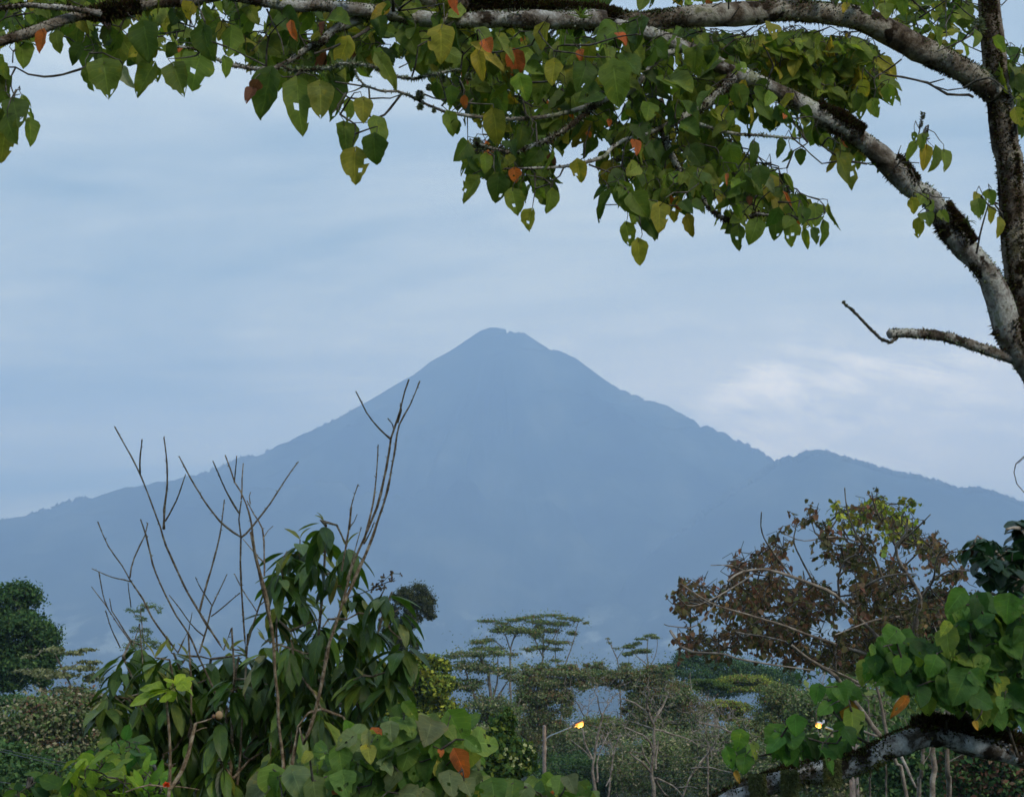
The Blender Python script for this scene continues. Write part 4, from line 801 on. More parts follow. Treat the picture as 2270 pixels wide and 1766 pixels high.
def far_tree(label, d, clumps, pal, leaf, n, name='tree', cat='tree', sub=7, depth=.8, trunk=None, tw=.16, twig=.03, barkm=None, group=None, asp=1.8, wild=0.0, flat=0.0, parts=('trunk', 'foliage'), rootpx=None, clump_pal=None, hollow=.45, extra=(), tscale=1.0, subr=.36, draw=True):
    """clumps: (px, py, rx, ry[, leaf share]) in display pixels; built at its own distance d with real depth"""
    cl = [(c_[0] * 1.03938, c_[1] * 1.03938, c_[2] * 1.03938, c_[3] * 1.03938, (c_[4] if len(c_) > 4 else 1)) for c_ in clumps]
    cx = np.mean([c_[0] for c_ in cl]) if rootpx is None else rootpx * 1.03938
    if d > 60: n = int(n * 1.7); leaf = leaf * .72
    b = P(cx, 1520, d); gz = float(terr(b[0], b[1])); root = np.array((b[0], b[1], gz))
    e = empty(name, root, label, cat, group); mbt, mbl = MB(), MB(); nodes = []
    top = min(c_[1] for c_ in cl)
    ref = cl[int(np.argmax([c_[2] * c_[3] for c_ in cl]))]
    if trunk is None: pts = [P(cx, max(1520, ref[1]) + 40, d), P((cx + ref[0]) / 2, ref[1], d), P(ref[0], ref[1] - ref[3] * .6, d)]
    else: pts = px_path(disp(trunk), d, d)
    pts = [root - (0, 0, .2)] + ([root * .5 + pts[0] * .5] if pts[0][2] > gz + 2 else []) + pts
    limb(mbt, pts, tw, tw * .3, .5 if d > 30 else .2, 8, .04, .4, nodes)
    for ex in extra:
        limb(mbt, px_path(disp(ex[0]), d, d), ex[1], ex[1] * .4, .4 if d > 30 else .15, 6, .04, .4, nodes)
    area = np.array([c_[2] * c_[3] * c_[4] for c_ in cl]); share = area / area.sum(); tg = []
    for (px, py, rx, ry, _), sh in zip(cl, share):
        C_ = P(px, py, d + RNG.uniform(-.3, .3) * W(rx, d)); R_ = np.array((W(rx, d), W(rx, d) * depth, W(ry, d)))
        k = max(3, int(sub * (1 + 6 * sh))); m_ = int(n * sh / k) + 1
        for _s in range(k):
            u_ = nrm(RNG.normal(0, 1, 3)); rr_ = RNG.uniform(hollow, 1.0) ** .5 if hollow else RNG.random() ** .33
            s_c = C_ + u_ * R_ * rr_ * (1 - subr * .5) * (1, 1, 1 - flat * .5); tg.append(s_c)
            sr = R_ * subr * RNG.uniform(.6, 1.25)
            q = s_c + RNG.normal(0, .55, (m_, 3)) * sr
            if wild: q = q + RNG.normal(0, wild, (m_, 3)) * (RNG.random((m_, 1)) < .15)
            shade = RNG.uniform(.82, 1.18)
            pl_ = pal if clump_pal is None or RNG.random() > clump_pal[0] or u_[2] < .1 else clump_pal[1]
            nn_ = nrm((q - C_) / R_ + RNG.normal(0, .6, (m_, 3)) + (0, 0, .55))
            leaves_fast(mbl, q, nn_, leaf, pal_cols(pl_, m_) * shade, asp)
    grow(Skel(nodes), mbt, tg, twig, twig * .35, .3, .8 if d > 40 else .35, 4, .15, rper=.06 * tscale)
    mbt.build(parts[0], barkm or M_PALE, e); mbl.build(parts[1], M_FAR, e)
    return e
T_DK = [(5, (.014, .036, .012)), (4, (.026, .055, .016)), (2, (.045, .075, .022))]
T_GR = [(4, (.030, .055, .018)), (4, (.052, .082, .026)), (2, (.085, .11, .035))]
T_YG = [(3, (.045, .075, .015)), (4, (.095, .125, .018)), (3, (.17, .18, .022))]
T_DULL = [(4, (.075, .085, .042)), (3, (.125, .118, .068)), (2, (.05, .066, .034)), (1, (.17, .14, .10))]
T_CREAM = [(3, (.12, .14, .06)), (3, (.20, .21, .11)), (2, (.07, .09, .04))]
T_RED = [(3, (.17, .085, .055)), (3, (.14, .095, .058)), (3, (.11, .115, .050)), (1, (.24, .16, .07))]
T_OL = [(4, (.055, .070, .020)), (3, (.10, .11, .028)), (2, (.085, .045, .022))]
T_ORB = [(3, (.085, .050, .025)), (3, (.070, .065, .025)), (3, (.04, .055, .018))]

BR = 2.6
for pl_ in (T_DK, T_GR, T_YG, T_DULL, T_CREAM, T_OL, T_ORB):
    pl_[:] = [(w_, tuple(np.array(c_) * (BR if pl_ is not T_CREAM else 1.4))) for w_, c_ in pl_]
# --- far left
far_tree('dense dark green tree with layered boughs at the left edge', 62, [(40,1270,50,32),(30,1330,70,40),(90,1360,42,30),(20,1400,70,40),(110,1395,24,26),(70,1420,48,28),(-50,1340,80,90),(15,1455,50,22),(90,1450,24,14),(100,1340,18,16)], T_DK, .22, 24000, 'conifer_like_tree', sub=26, subr=.42, trunk=[95,1620,93,1500,70,1400,40,1300], tw=.28, flat=.2, barkm=M_STEM)
far_tree('pale cream-green tree with thin flat boughs, in front of the dark tree on the left', 48, [(150,1392,42,5),(188,1385,22,4),(110,1385,28,7),(80,1432,55,8),(170,1425,40,8),(190,1412,28,5),(120,1440,60,9),(200,1445,24,12),(145,1470,50,10),(60,1400,14,5)], T_CREAM, .13, 2600, sub=14, flat=.5, trunk=[180,1640,170,1540,150,1460,120,1400], tw=.08, depth=.9, twig=.025)
far_tree('wispy thin tree rising just left of the leaning bare stems', 95, [(318,1290,22,9),(290,1300,26,7),(300,1318,14,10),(310,1350,16,14),(285,1342,14,7),(340,1302,8,8),(300,1365,26,10),(330,1375,22,10),(290,1380,34,12)], T_GR, .18, 1200, sub=8, trunk=[310,1600,312,1480,308,1390,302,1330,300,1290], tw=.10, subr=.4)
far_tree('broad dull grey-green bushy tree on the left, below the dark tree', 40, [(60,1540,90,50),(160,1520,80,50),(220,1560,60,50),(120,1590,110,50),(20,1590,60,60),(220,1620,70,50),(100,1500,60,22),(190,1490,40,20)], T_DULL + T_GR, .12, 26000, 'bushy_tree', sub=34, subr=.32, trunk=[150,1700,160,1600,165,1510], tw=.12, twig=.02, extra=[([205,1560,215,1530,228,1490], .03), ([110,1640,105,1560,112,1490], .03)], wild=.25, clump_pal=(.18, [(1, (.20, .11, .07)), (1, (.13, .10, .05))]))
far_tree('dark green low tree at the bottom left, crossed by wires', 30, [(50,1660,90,55),(130,1670,70,45),(10,1620,50,40),(-40,1690,60,60),(180,1690,60,40),(90,1720,120,50)], T_DK + T_GR[:1], .12, 16000, 'bushy_tree', sub=26, tw=.10, twig=.02)
far_tree('dark hedge-like tree behind the grey-green one at the left edge', 75, [(30,1495,50,16),(-20,1500,50,22),(80,1510,40,14)], T_DK, .2, 3500, 'bushy_tree', sub=12, tw=.12)
# --- centre left
far_tree('round-crowned dull green tree peeping out right of the tall drooping-leaved tree', 85, [(885,1268,34,26),(905,1290,26,26),(862,1290,26,30),(918,1312,14,12),(880,1320,22,20),(850,1270,18,14),(870,1380,24,28),(840,1340,30,50)], [(4, (.040, .055, .020)), (3, (.07, .085, .03)), (1, (.11, .11, .04))], .16, 15000, 'round_tree', sub=16, subr=.32, trunk=[855,1600,860,1480,866,1380,875,1300], tw=.2)
far_tree('bushy yellow-green tree in the middle distance below the round-crowned tree', 46, [(905,1410,38,18),(945,1420,24,14),(880,1440,55,26),(930,1460,50,30),(860,1480,60,34),(935,1510,48,36),(870,1540,70,40),(950,1560,40,30),(820,1520,50,50),(800,1460,30,30),(900,1590,90,40)], T_YG + [(3, (.03, .055, .015))], .14, 26000, 'bushy_tree', sub=34, subr=.30, tw=.2, twig=.02, flat=.1, clump_pal=(.35, [(3, (.19, .20, .02)), (1, (.12, .15, .02))]))
far_tree('greyish tree with a thin see-through crown and pale branches, right of the yellow-green tree', 66, [(1000,1395,45,9),(1040,1392,50,10),(1010,1420,60,16),(1070,1430,40,12),(1095,1445,26,9),(960,1400,24,6),(990,1460,50,18),(1040,1500,60,26),(1010,1540,60,30),(1075,1520,40,26),(1060,1560,50,26)], T_DULL + T_GR, .16, 9500, 'sparse_tree', sub=22, trunk=[1035,1640,1035,1560,1045,1500,1040,1430,1020,1395], tw=.16, twig=.035, extra=[([1040,1530,1065,1480,1085,1450], .06), ([1038,1540,1010,1480,990,1420], .06), ([1042,1500,1060,1460,1062,1400], .05), ([1036,1570,1090,1530,1110,1490], .05)], flat=.3, wild=.3)
# --- the two umbrella trees on the skyline
far_tree('flat-topped umbrella tree with tiered crowns on the skyline, left one of the pair', 120, [(1045,1324,26,3.5),(1068,1329,18,4),(1098,1322,24,4),(1118,1318,16,3),(1075,1338,20,6),(1098,1344,36,8),(1135,1348,22,7),(1060,1345,14,5),(1022,1368,22,6),(1045,1364,18,4),(1020,1383,22,4),(1055,1382,26,4),(1090,1395,14,4)], T_OL + T_GR, .22, 4600, 'umbrella_tree', sub=10, flat=.6, depth=1.1, trunk=[1090,1560,1088,1450,1090,1380,1100,1350], tw=.16, group='flat-topped trees on the skyline', extra=[([1089,1400,1060,1370,1030,1362], .06), ([1090,1390,1075,1350,1050,1328], .06), ([1092,1370,1110,1340,1120,1322], .05)], subr=.5, twig=.02, wild=.25)
far_tree('flat-topped umbrella tree with tiered crowns on the skyline, right one of the pair', 128, [(1140,1315,22,3.5),(1175,1312,30,4),(1205,1318,26,4),(1228,1322,16,4),(1250,1328,10,3),(1150,1325,34,6),(1190,1330,34,6),(1150,1338,14,9),(1175,1345,30,6),(1145,1355,16,8),(1195,1370,28,5),(1165,1366,20,5),(1150,1380,26,6),(1180,1384,26,4),(1220,1350,14,6),(1125,1385,18,5),(1185,1408,16,5),(1200,1420,14,4)], T_OL + T_GR, .22, 5200, 'umbrella_tree', sub=10, flat=.6, depth=1.1, trunk=[1156,1560,1157,1450,1158,1400,1160,1350], tw=.17, group='flat-topped trees on the skyline', extra=[([1196,1560,1200,1450,1205,1420,1222,1370,1232,1330], .09), ([1159,1390,1180,1360,1200,1330], .06), ([1158,1400,1140,1360,1135,1320], .06), ([1204,1440,1185,1400,1190,1340], .05)], subr=.5, twig=.02, wild=.25)
far_tree('slender pale tree with small separate tufts, on the skyline left of the reddish tree', 105, [(1383,1355,17,4),(1368,1362,14,3),(1398,1360,10,3),(1345,1378,16,6),(1355,1388,12,6),(1340,1394,14,6),(1375,1388,16,6),(1335,1415,14,4),(1360,1372,10,4)], T_CREAM + T_GR, .2, 1500, 'slender_tree', sub=6, flat=.5, trunk=[1385,1560,1384,1440,1380,1400,1382,1358], tw=.09, extra=[([1384,1420,1360,1400,1345,1382], .04), ([1384,1430,1400,1390,1402,1362], .04)], subr=.5, twig=.015)
far_tree('thin bare pale tree on the skyline between the umbrella trees and the slender one', 110, [(1300,1370,8,3),(1315,1382,10,4),(1330,1380,6,3),(1296,1362,6,3)], T_CREAM, .16, 120, 'slender_tree', sub=4, trunk=[1325,1560,1321,1440,1316,1405,1308,1385,1294,1360], tw=.09, extra=[([1316,1405,1325,1390,1335,1378], .03), ([1314,1398,1305,1380,1304,1368], .03)], subr=.5, twig=.012)
# --- the vine-draped arch
far_tree('vine-draped tree forming the left side of the leafy arch, brownish on top', 78, [(1150,1432,48,10),(1200,1432,50,10),(1240,1440,34,11),(1130,1450,36,14),(1175,1455,60,16),(1120,1475,26,18),(1165,1485,44,20),(1120,1505,30,22),(1160,1520,36,20),(1205,1480,26,14),(1210,1510,16,24),(1135,1545,40,22),(1185,1545,28,12),(1240,1460,26,12),(1120,1575,50,24),(1118,1420,14,6),(1160,1418,18,6),(1215,1421,20,5),(1252,1418,10,5)], T_GR + T_DULL[:2], .17, 20000, 'vine_draped_tree', sub=20, subr=.36, trunk=[1160,1680,1162,1580,1165,1500,1170,1450], tw=.18, twig=.03, clump_pal=(.65, T_ORB), wild=.35, group='vine-draped trees of the arch')
far_tree('vine-draped tree forming the top and right side of the leafy arch', 80, [(1270,1428,30,9),(1262,1445,28,10),(1310,1438,34,12),(1345,1440,40,14),(1290,1452,36,12),(1370,1452,50,20),(1400,1440,40,16),(1330,1462,30,10),(1430,1480,60,34),(1370,1490,36,30),(1350,1520,26,28),(1400,1530,60,40),(1470,1520,50,40),(1345,1560,40,22),(1440,1570,70,30),(1335,1424,18,6),(1390,1426,24,9),(1420,1428,20,10),(1275,1415,14,6)], T_GR + T_DULL[:2], .17, 28000, 'vine_draped_tree', sub=22, subr=.34, trunk=[1400,1680,1402,1580,1400,1500,1395,1440], tw=.2, twig=.03, clump_pal=(.5, T_ORB), wild=.35, group='vine-draped trees of the arch', extra=[([1395,1480,1340,1450,1270,1440], .06)])
far_tree('dark blue-green tree on the skyline behind the arch, left of the reddish tree', 140, [(1460,1405,30,18),(1500,1405,50,22),(1430,1425,36,14),(1480,1430,60,22),(1550,1425,60,26),(1600,1440,60,30),(1540,1460,70,30),(1660,1450,60,30)], T_DK, .3, 16000, 'dark_tree', sub=22, tw=.3)
far_tree('yellow-topped umbrella tree left of the second street lamp', 92, [(1582,1448,50,11),(1620,1458,40,11),(1560,1452,26,7),(1600,1468,50,9)], T_YG + T_OL, .2, 7000, 'umbrella_tree', sub=12, flat=.5, trunk=[1632,1640,1630,1545,1626,1500,1612,1462], tw=.13, depth=1.0, subr=.45, twig=.02)
far_tree('low yellow-green umbrella tree just under the yellow-topped one', 84, [(1545,1500,34,10),(1575,1510,30,12),(1560,1530,30,10),(1530,1515,20,8)], T_YG + T_OL, .2, 5000, 'umbrella_tree', sub=12, flat=.4, tw=.12, subr=.45, twig=.02)
far_tree('lime green umbrella tree right of the arch', 88, [(1500,1452,30,6),(1525,1462,30,8),(1490,1465,26,7),(1545,1465,14,7)], [(3, (.10, .16, .03)), (3, (.06, .11, .025))], .22, 3200, 'umbrella_tree', sub=10, flat=.5, tw=.10, subr=.45, trunk=[1508,1640,1508,1530,1508,1500,1512,1460], extra=[([1508,1500,1530,1480,1545,1468], .03), ([1508,1498,1490,1480,1480,1468], .03)], twig=.015)
far_tree('pale dusty green tree behind the big-leaved clump of the mossy limb', 72, [(1650,1480,50,26),(1690,1500,50,36),(1650,1530,60,36),(1720,1540,50,36),(1600,1560,60,30),(1680,1580,80,30)], T_CREAM + T_GR + T_OL, .18, 16000, 'bushy_tree', sub=22, tw=.16, subr=.32, twig=.025)
# --- dark understorey along the bottom: each bush its own
for lab, d_, cx, cy, rx, ry, pal, n_ in (
    ('dark green bush behind the low drooping-leaved tree, right of the grey-green one', 32, 560, 1600, 110, 90, T_DK, 9000),
    ('dark bush filling the gap below the yellow-green tree', 34, 800, 1600, 110, 70, T_DK, 9000),
    ('dark green bush left of the lamp pole, under the greyish sparse tree', 52, 1010, 1610, 80, 60, T_GR + T_DULL, 10000),
    ('olive green bush between the lamp pole and the first bare pale tree', 86, 1200, 1590, 70, 55, T_GR + T_DULL, 12000),
    ('dark undergrowth bush behind the wires, right of the lamp pole', 76, 1240, 1660, 100, 60, T_DK, 12000),
    ('dull green bush below the arch opening', 96, 1290, 1560, 60, 34, T_GR + T_OL, 8000),
    ('deep green bush behind the big bare pale tree', 74, 1400, 1640, 110, 80, T_GR + T_DULL, 16000),
    ('dark bush right of the big bare pale tree', 70, 1530, 1630, 100, 80, T_GR + T_DULL, 15000),
    ('grey-green bush behind the mossy limb tip', 64, 1640, 1650, 100, 70, T_GR + T_DULL, 13000),
    ('dark bush behind the middle of the mossy limb', 50, 1790, 1640, 110, 80, T_GR + T_DULL, 13000),
    ('dark bush behind the right part of the mossy limb', 38, 1950, 1640, 120, 90, T_DK, 11000),
    ('brown-green bush at the right end of the bottom edge', 30, 2110, 1640, 110, 90, T_DK + T_RED[:2], 10000),
    ('olive bush under the crown of the reddish tree', 56, 1800, 1520, 110, 60, T_GR + T_DULL, 14000),
    ('dull green bush behind the pale trunks on the right', 60, 1960, 1530, 110, 70, T_GR + T_DK, 14000)):
    far_tree(lab, d_, [(cx, cy, rx, ry), (cx - rx * .5, cy - ry * .2, rx * .6, ry * .7), (cx + rx * .5, cy - ry * .1, rx * .6, ry * .7), (cx + rx * .1, cy - ry * .5, rx * .5, ry * .5)], pal, .10 + d_ * .0011, n_, 'bush', 'bush', sub=16, subr=.34, tw=.05, parts=('stem', 'foliage'), group='bushes of the dark undergrowth', twig=.015)
# white-flowered shrub left of the lamp pole
e = far_tree('glossy green shrub dotted with pale yellow flowers, left of the lamp pole', 27, [(1070,1560,26,40),(1040,1600,60,34),(1090,1600,50,36),(1060,1640,80,30),(1120,1620,24,24),(1085,1540,14,30)], [(3, (.035, .085, .018)), (3, (.07, .13, .025)), (1.5, (.15, .20, .03))], .13, 9000, 'flowering_shrub', 'shrub', sub=20, subr=.30, tw=.05, parts=('stem', 'foliage'), twig=.012)
for x, y in K('c7', 1180,1170, 1200,1190, 1215,1175, 1150,1120, 1265,1095, 1290,1175, 1255,1135, 1005,1115, 1010,1075, 1320,1130, 1195,1215, 1240,1215, 1300,1105, 1145,1145, 975,1130):
    c_ = P(x, y, 25.9); mb = MB()
    for i in range(9):
        put_leaf(mb, 'oval', c_, RNG.normal(0, 1, 3), RNG.normal(0, 1, 3), .04, (.50, .52, .27), 1.2)
    mb.build('flower', M_SMALL, e)

# bare pale trees in the middle distance
def pale_tree(label, d, main, w0, w1, limbs, group='leafless pale trees in the middle distance', tuft=None, fine=30):
    b = K(*main)[-1] if False else None
    pts = K(main[0], *main[1:]); x0 = pts[0][0]; r = root_at(x0, d); e = empty('bare_tree', r, label, 'tree', group)
    mb = MB(); nodes = []
    st = px_path(pts, d, d); st = [r - (0, 0, .2)] + ([r * .5 + st[0] * .5] if st[0][2] > r[2] + 1.5 else []) + st
    limb(mb, st, W(w0, d) / 2, W(w1, d) / 2, .3, 8, .05, .4, nodes); mb.build('trunk', M_PALE, e); mb = MB()
    for l in limbs: limb(mb, px_path(K(l[0], *l[1]), d, d + RNG.uniform(-1, 1) * .02 * d), W(l[2], d) / 2, W(l[2] * .4, d) / 2, .25, 6, .05, .5, nodes)
    nd = np.array([q for q in nodes if q[2] > CAMZ - .045 * d]); tg = [nd[RNG.integers(len(nd))] + RNG.normal(0, 1, 3) * (.5, .5, .5) * d * .012 + (0, 0, .3) for _ in range(fine)]
    grow(Skel(nd), mb, tg, W(1.6, d) / 2, W(.7, d) / 2, .2, .2, 4, .2)
    mb.build('branch', M_PALE, e); return e
pale_tree('biggest bare pale tree, forked and leafless, between the lamp and the mossy limb', 44, ('d4', 1295,1100, 1285,880, 1272,760, 1265,600, 1280,400, 1290,200, 1250,130, 1215,0), 17, 5, [
    ('d4', (1270,180, 1320,100, 1400,-40), 6), ('d3', (1310,1340, 1280,1290, 1290,1180, 1300,1150), 6), ('d3', (1250,1330, 1130,1250, 1040,1200, 960,1185), 5), ('d3', (1380,1460, 1420,1350, 1480,1250, 1525,1165), 6), ('d4', (1265,410, 1210,320, 1120,265, 1000,220), 6), ('d4', (1250,640, 1160,550, 1040,450), 6), ('d4', (1240,570, 1190,480, 1160,380), 4), ('d4', (1290,240, 1450,280, 1600,330, 1700,390), 5), ('d4', (1290,700, 1340,800, 1420,880), 7), ('d4', (1310,700, 1450,770, 1550,860), 5), ('d4', (1300,620, 1310,480, 1320,350), 6), ('d4', (1290,240, 1180,200, 1050,160), 4)], fine=260)
pale_tree('slim bare pale tree with a narrow fork, directly right of the lamp pole', 52, ('d4', 735,1000, 715,760, 705,560, 735,400, 765,220, 790,130, 795,90), 12, 4, [
    ('d4', (700,520, 650,420, 610,270, 590,220), 6), ('d4', (745,740, 745,560, 790,400, 850,270), 5), ('d3', (740,1400, 700,1290, 680,1180, 620,1050), 3), ('d3', (740,1390, 820,1230, 920,1130), 3), ('d3', (520,1400, 460,1290, 390,1170), 3), ('d3', (545,1400, 575,1290, 580,1150), 2), ('d4', (690,520, 600,420, 480,330), 3)], fine=150)
pale_tree('thin greenish bare tree right of the slim forked one', 56, ('d4', 840,1000, 860,800, 875,660, 890,540, 920,400, 960,280), 7, 2.5, [('d4', (870,700, 830,780), 4), ('d4', (900,500, 880,400, 840,300), 3)], fine=90)
pale_tree('leaning bare pale tree right of the biggest bare tree', 40, ('d4', 1540,1000, 1565,860, 1620,700, 1680,620, 1790,480), 9, 3, [('d4', (1640,610, 1720,600, 1830,605, 1930,630, 2030,645), 4), ('d4', (1790,480, 1840,440, 1960,430), 3), ('d4', (1500,790, 1620,780, 1700,800), 3), ('d4', (2180,330, 2020,270, 1900,215, 1720,180, 1680,130), 5), ('d4', (1790,480, 1860,380, 1900,300), 3)], fine=170)
pale_tree('dead brown-hung tree in front of the low umbrella tree', 42, ('d5', 100,1900, 90,1650, 90,1400, 90,1200), 6, 4, [('d5', (0,930, 180,960, 330,1040), 4), ('d5', (0,1350, 90,1250, 180,1280), 4), ('d5', (90,1200, 60,1000, 20,860), 3)], fine=170)
for (k, a, b, w_, lab, d_) in (('c8', 1430, 1415, 13, 'straight pale trunk passing behind the mossy limb, middle one of three', 19), ('c8', 1550, 1562, 14, 'straight pale trunk right of the others behind the mossy limb', 18), ('c8', 1245, 1255, 5, 'thinnest pale trunk behind the mossy limb', 21), ('c8', 1165, 1175, 6, 'crooked thin trunk left of the thinnest one behind the mossy limb', 20)):
    pts = K(k, b, 1760, (a + b) / 2 + 4, 1600, a, 1450, a + 3, 1300, a - 6, 1150)
    r = root_at(pts[0][0], d_); e = empty('slender_tree', r, lab, 'tree', 'pale trunks behind the mossy limb'); mb = MB(); nodes = []
    limb(mb, [r - (0, 0, .2), r * .6 + P(*pts[0], d_) * .4] + px_path(pts, d_, d_), W(w_, d_) / 2, W(w_ * .7, d_) / 2, .2, 9, .05, .3, nodes)
    mbl = MB(); top = np.array(nodes[-1]); q = top + RNG.normal(0, 1, (260, 3)) * (.45, .45, .35); leaves_fast(mbl, q, nrm(RNG.normal(0, 1, (260, 3)) + (0, 0, .8)), .12, pal_cols(T_GR, 260))
    grow(Skel(nodes[-10:]), mb, list(q[::6]), .008, .004, .1, .2, 4, .1); mb.build('trunk', M_PALE, e); mbl.build('foliage', M_FAR, e)

# ------------------------------------------------------------ the reddish see-through tree on the right
d = 17.0; rx_ = K('c8', 1360, 1760)[0][0]; r = root_at(rx_, d)
e = empty('sparse_tree', r, 'sparse tree with small reddish-brown leaves, yellowish at the top, on the right', 'tree'); mb = MB(); nodes = []
limb(mb, [r - (0, 0, .2), r * .5 + P(*K('c8', 1365, 1740)[0], d) * .5] + px_path(C8(1350,1700, 1300,1540, 1262,1400, 1228,1250, 1190,1110, 1160,960, 1150,850), d, d), W(17, d) / 2, W(6, d) / 2, .15, 10, .06, .3, nodes)
mb.build('trunk', M_PALE, e); mb = MB()
for pts, w0 in (((1220,1395, 1130,1270, 1030,1140, 940,1060, 870,1020, 790,950), 9), ((1262,1400, 1320,1500, 1400,1650), 9), ((1330,1010, 1265,960, 1170,870, 1080,780, 1000,710, 900,660, 780,610, 650,580, 550,592, 470,640), 8), ((1020,722, 1018,620, 1050,540, 1110,508), 5), ((1125,690, 1200,632, 1300,605, 1400,602), 5), ((1070,770, 1100,710), 4),
    ((1390,960, 1388,890, 1400,800, 1420,720, 1370,625, 1330,560, 1300,470, 1350,400, 1355,330), 9), ((1420,722, 1480,640, 1505,520, 1560,450), 5), ((1470,640, 1560,590, 1690,590), 4), ((190,880, 240,960, 300,985, 430,990, 520,1020, 700,1050, 900,1075), 5), ((520,890, 650,910, 760,935), 4), ((1140,1150, 1030,1095, 950,1060), 5), ((1250,650, 1200,530, 1130,450, 1090,380, 1060,280, 1050,180), 5),
    ((900,655, 850,560, 800,450, 810,350), 4), ((780,610, 700,500, 640,400, 640,300), 4), ((560,590, 480,560, 390,560), 3), ((1130,450, 1000,420, 850,440, 740,400), 3), ((1300,470, 1250,380, 1200,280, 1180,200), 4), ((1300,470, 1400,380, 1470,310), 4), ((600,600, 450,700, 300,760, 230,720), 3), ((1210,1400, 1160,1385, 1080,1340), 5), ((470,660, 330,850, 210,860, 160,850), 3), ((1160,1000, 950,930, 760,860, 560,800, 380,740, 240,650), 5), ((1380,800, 1200,830, 1000,900), 4)):
    limb(mb, px_path(C8(*pts), d - 1.3, d - RNG.uniform(1.8, 2.3)), W(w0 * 1.25, d) / 2, W(w0 * .5, d) / 2, .12, 6, .06, .4, nodes)
crown = C8(180,730, 230,650, 300,640, 430,650, 490,600, 480,520, 540,440, 600,400, 610,330, 650,280, 700,370, 770,370, 820,310, 880,310, 910,350, 1000,340, 1010,240, 1050,160, 1090,150, 1150,215, 1270,205, 1380,220, 1430,270, 1520,300, 1530,330, 1590,390, 1620,480, 1640,600, 1580,700, 1500,900, 1400,900, 1250,960, 1150,1010, 1000,1060, 850,1050, 650,1040, 500,1000, 400,960, 250,960, 190,890, 250,800)
mbl = MB(); tg = []; sprays = []
for x, y in samp(crown, 900):
    hole = mnoise.noise(Vector((x * .016, y * .020, 3.3)))
    if hole < -.08 or (hole < .1 and y < 1290 and x < 1790): continue
    C_ = P(x, y, d + RNG.uniform(-1.8, 1.8)); tg.append(C_)
    yy = (y - 1000) / .4508; xx = (x - 1400) / .4508
    top = yy < 420 and xx > 930
    pl_ = T_YG + [(4, (.13, .14, .03)), (3, (.20, .19, .03))] if top and RNG.random() < .8 else (T_RED if RNG.random() < (.75 if xx < 900 else .35) else [(4, (.075, .085, .035)), (3, (.11, .10, .045)), (2, (.12, .07, .04))])
    full = RNG.random() < (.92 if yy > 640 or xx > 850 else .45)
    for _ in range(RNG.integers(2, 5)):
        dv = nrm(RNG.normal(0, 1, 3) + (0, 0, .25)); Ls = RNG.uniform(.10, .26); kink = RNG.normal(0, .05, 3)
        e1 = C_ + dv * Ls * .5 + kink; e2_ = C_ + dv * Ls - (0, 0, .03); sprays.append((C_, e1, e2_))
        if not full: continue
        for i in range(RNG.integers(2, 9)):
            tt = RNG.uniform(.2, 1.05); q = (C_ * (1 - tt) + e2_ * tt) + kink * 2 * tt * (1 - tt) + RNG.normal(0, .016, 3); cs = pick(pl_)
            put_leaf(mbl, 'hearts', q, RNG.normal(0, .6, 3) + (0, 0, -.8), RNG.normal(0, .7, 3) + (0, -.8, .2), RNG.uniform(.036, .074), cs, RNG.uniform(.6, 1.0))
mb.build('branch', M_PALE, e); mb = MB()
grow(Skel(nodes), mb, tg, .010, .005, .1, .12, 4, .15, rper=.8)
for C_, e1, e2_ in sprays: tube(mb, [C_, e1, e2_], [.005, .004, .003], 4, 0, caps=False)
mb.build('twig', M_TWIG, e); mbl.build('foliage', M_SMALL, e)
# grey-green creeper hanging in it, and twining stem at the right edge
far_tree('dark olive tree filling the space behind the reddish tree', 26, [(1950,1340,80,60),(1890,1410,90,50),(2000,1290,60,50),(1990,1400,90,60),(1820,1430,50,24)], [(4, (.045, .045, .018)), (3, (.075, .065, .028)), (2, (.09, .045, .025)), (2, (.035, .05, .02))], .10, 9000, 'olive_tree', sub=30, subr=.30, tw=.10, twig=.016, trunk=[1990,1700,1985,1500,1975,1400,1960,1320], wild=.2)
# dark big-leaved tree at the right edge
d = 9.0; r = root_at(2330, d); e = empty('dark_leaved_tree', r, 'dark blue-green tree with large oval leaves at the right edge, behind the bright heart leaves', 'tree'); mb = MB(); nodes = []
limb(mb, [r - (0, 0, .2), r + (0, 0, 2)] + px_path([(2330, 1600), (2310, 1400), (2290, 1250), (2300, 1100)], d, d), .06, .03, .1, 9, .05, .3, nodes)
for pts in ((2310,1400, 2250,1300, 2215,1230, 2170,1200), (2300,1300, 2240,1330, 2190,1310), (2300,1200, 2260,1170, 2230,1172), (2280,1260, 2240,1400)): limb(mb, px_path([(pts[i], pts[i+1]) for i in range(0, len(pts), 2)], d, d - .2), .018, .007, .08, 7, .05, .3, nodes)
mbl = MB(); tg = []
for x, y in samp(K('c8', 1650,430, 1700,420, 1790,415, 1850,440, 1930,430, 2000,330, 2000,700, 1850,700, 1780,640, 1700,640, 1660,600, 1720,530, 1660,480), 62):
    c_ = P(x, y, d + RNG.uniform(-.5, .5)); tg.append(c_)
    for i in range(RNG.integers(3, 6)):
        az = RNG.uniform(0, 6.28); o_ = np.array((math.cos(az), math.sin(az), RNG.uniform(-1.3, .1))); put_leaf(mbl, 'oval', c_, o_, (o_[0] * .4, o_[1] * .4, 1), RNG.uniform(.08, .15), pick([(3, (.014, .045, .020)), (2, (.028, .065, .028)), (.3, (.09, .05, .03))]), 1.15)
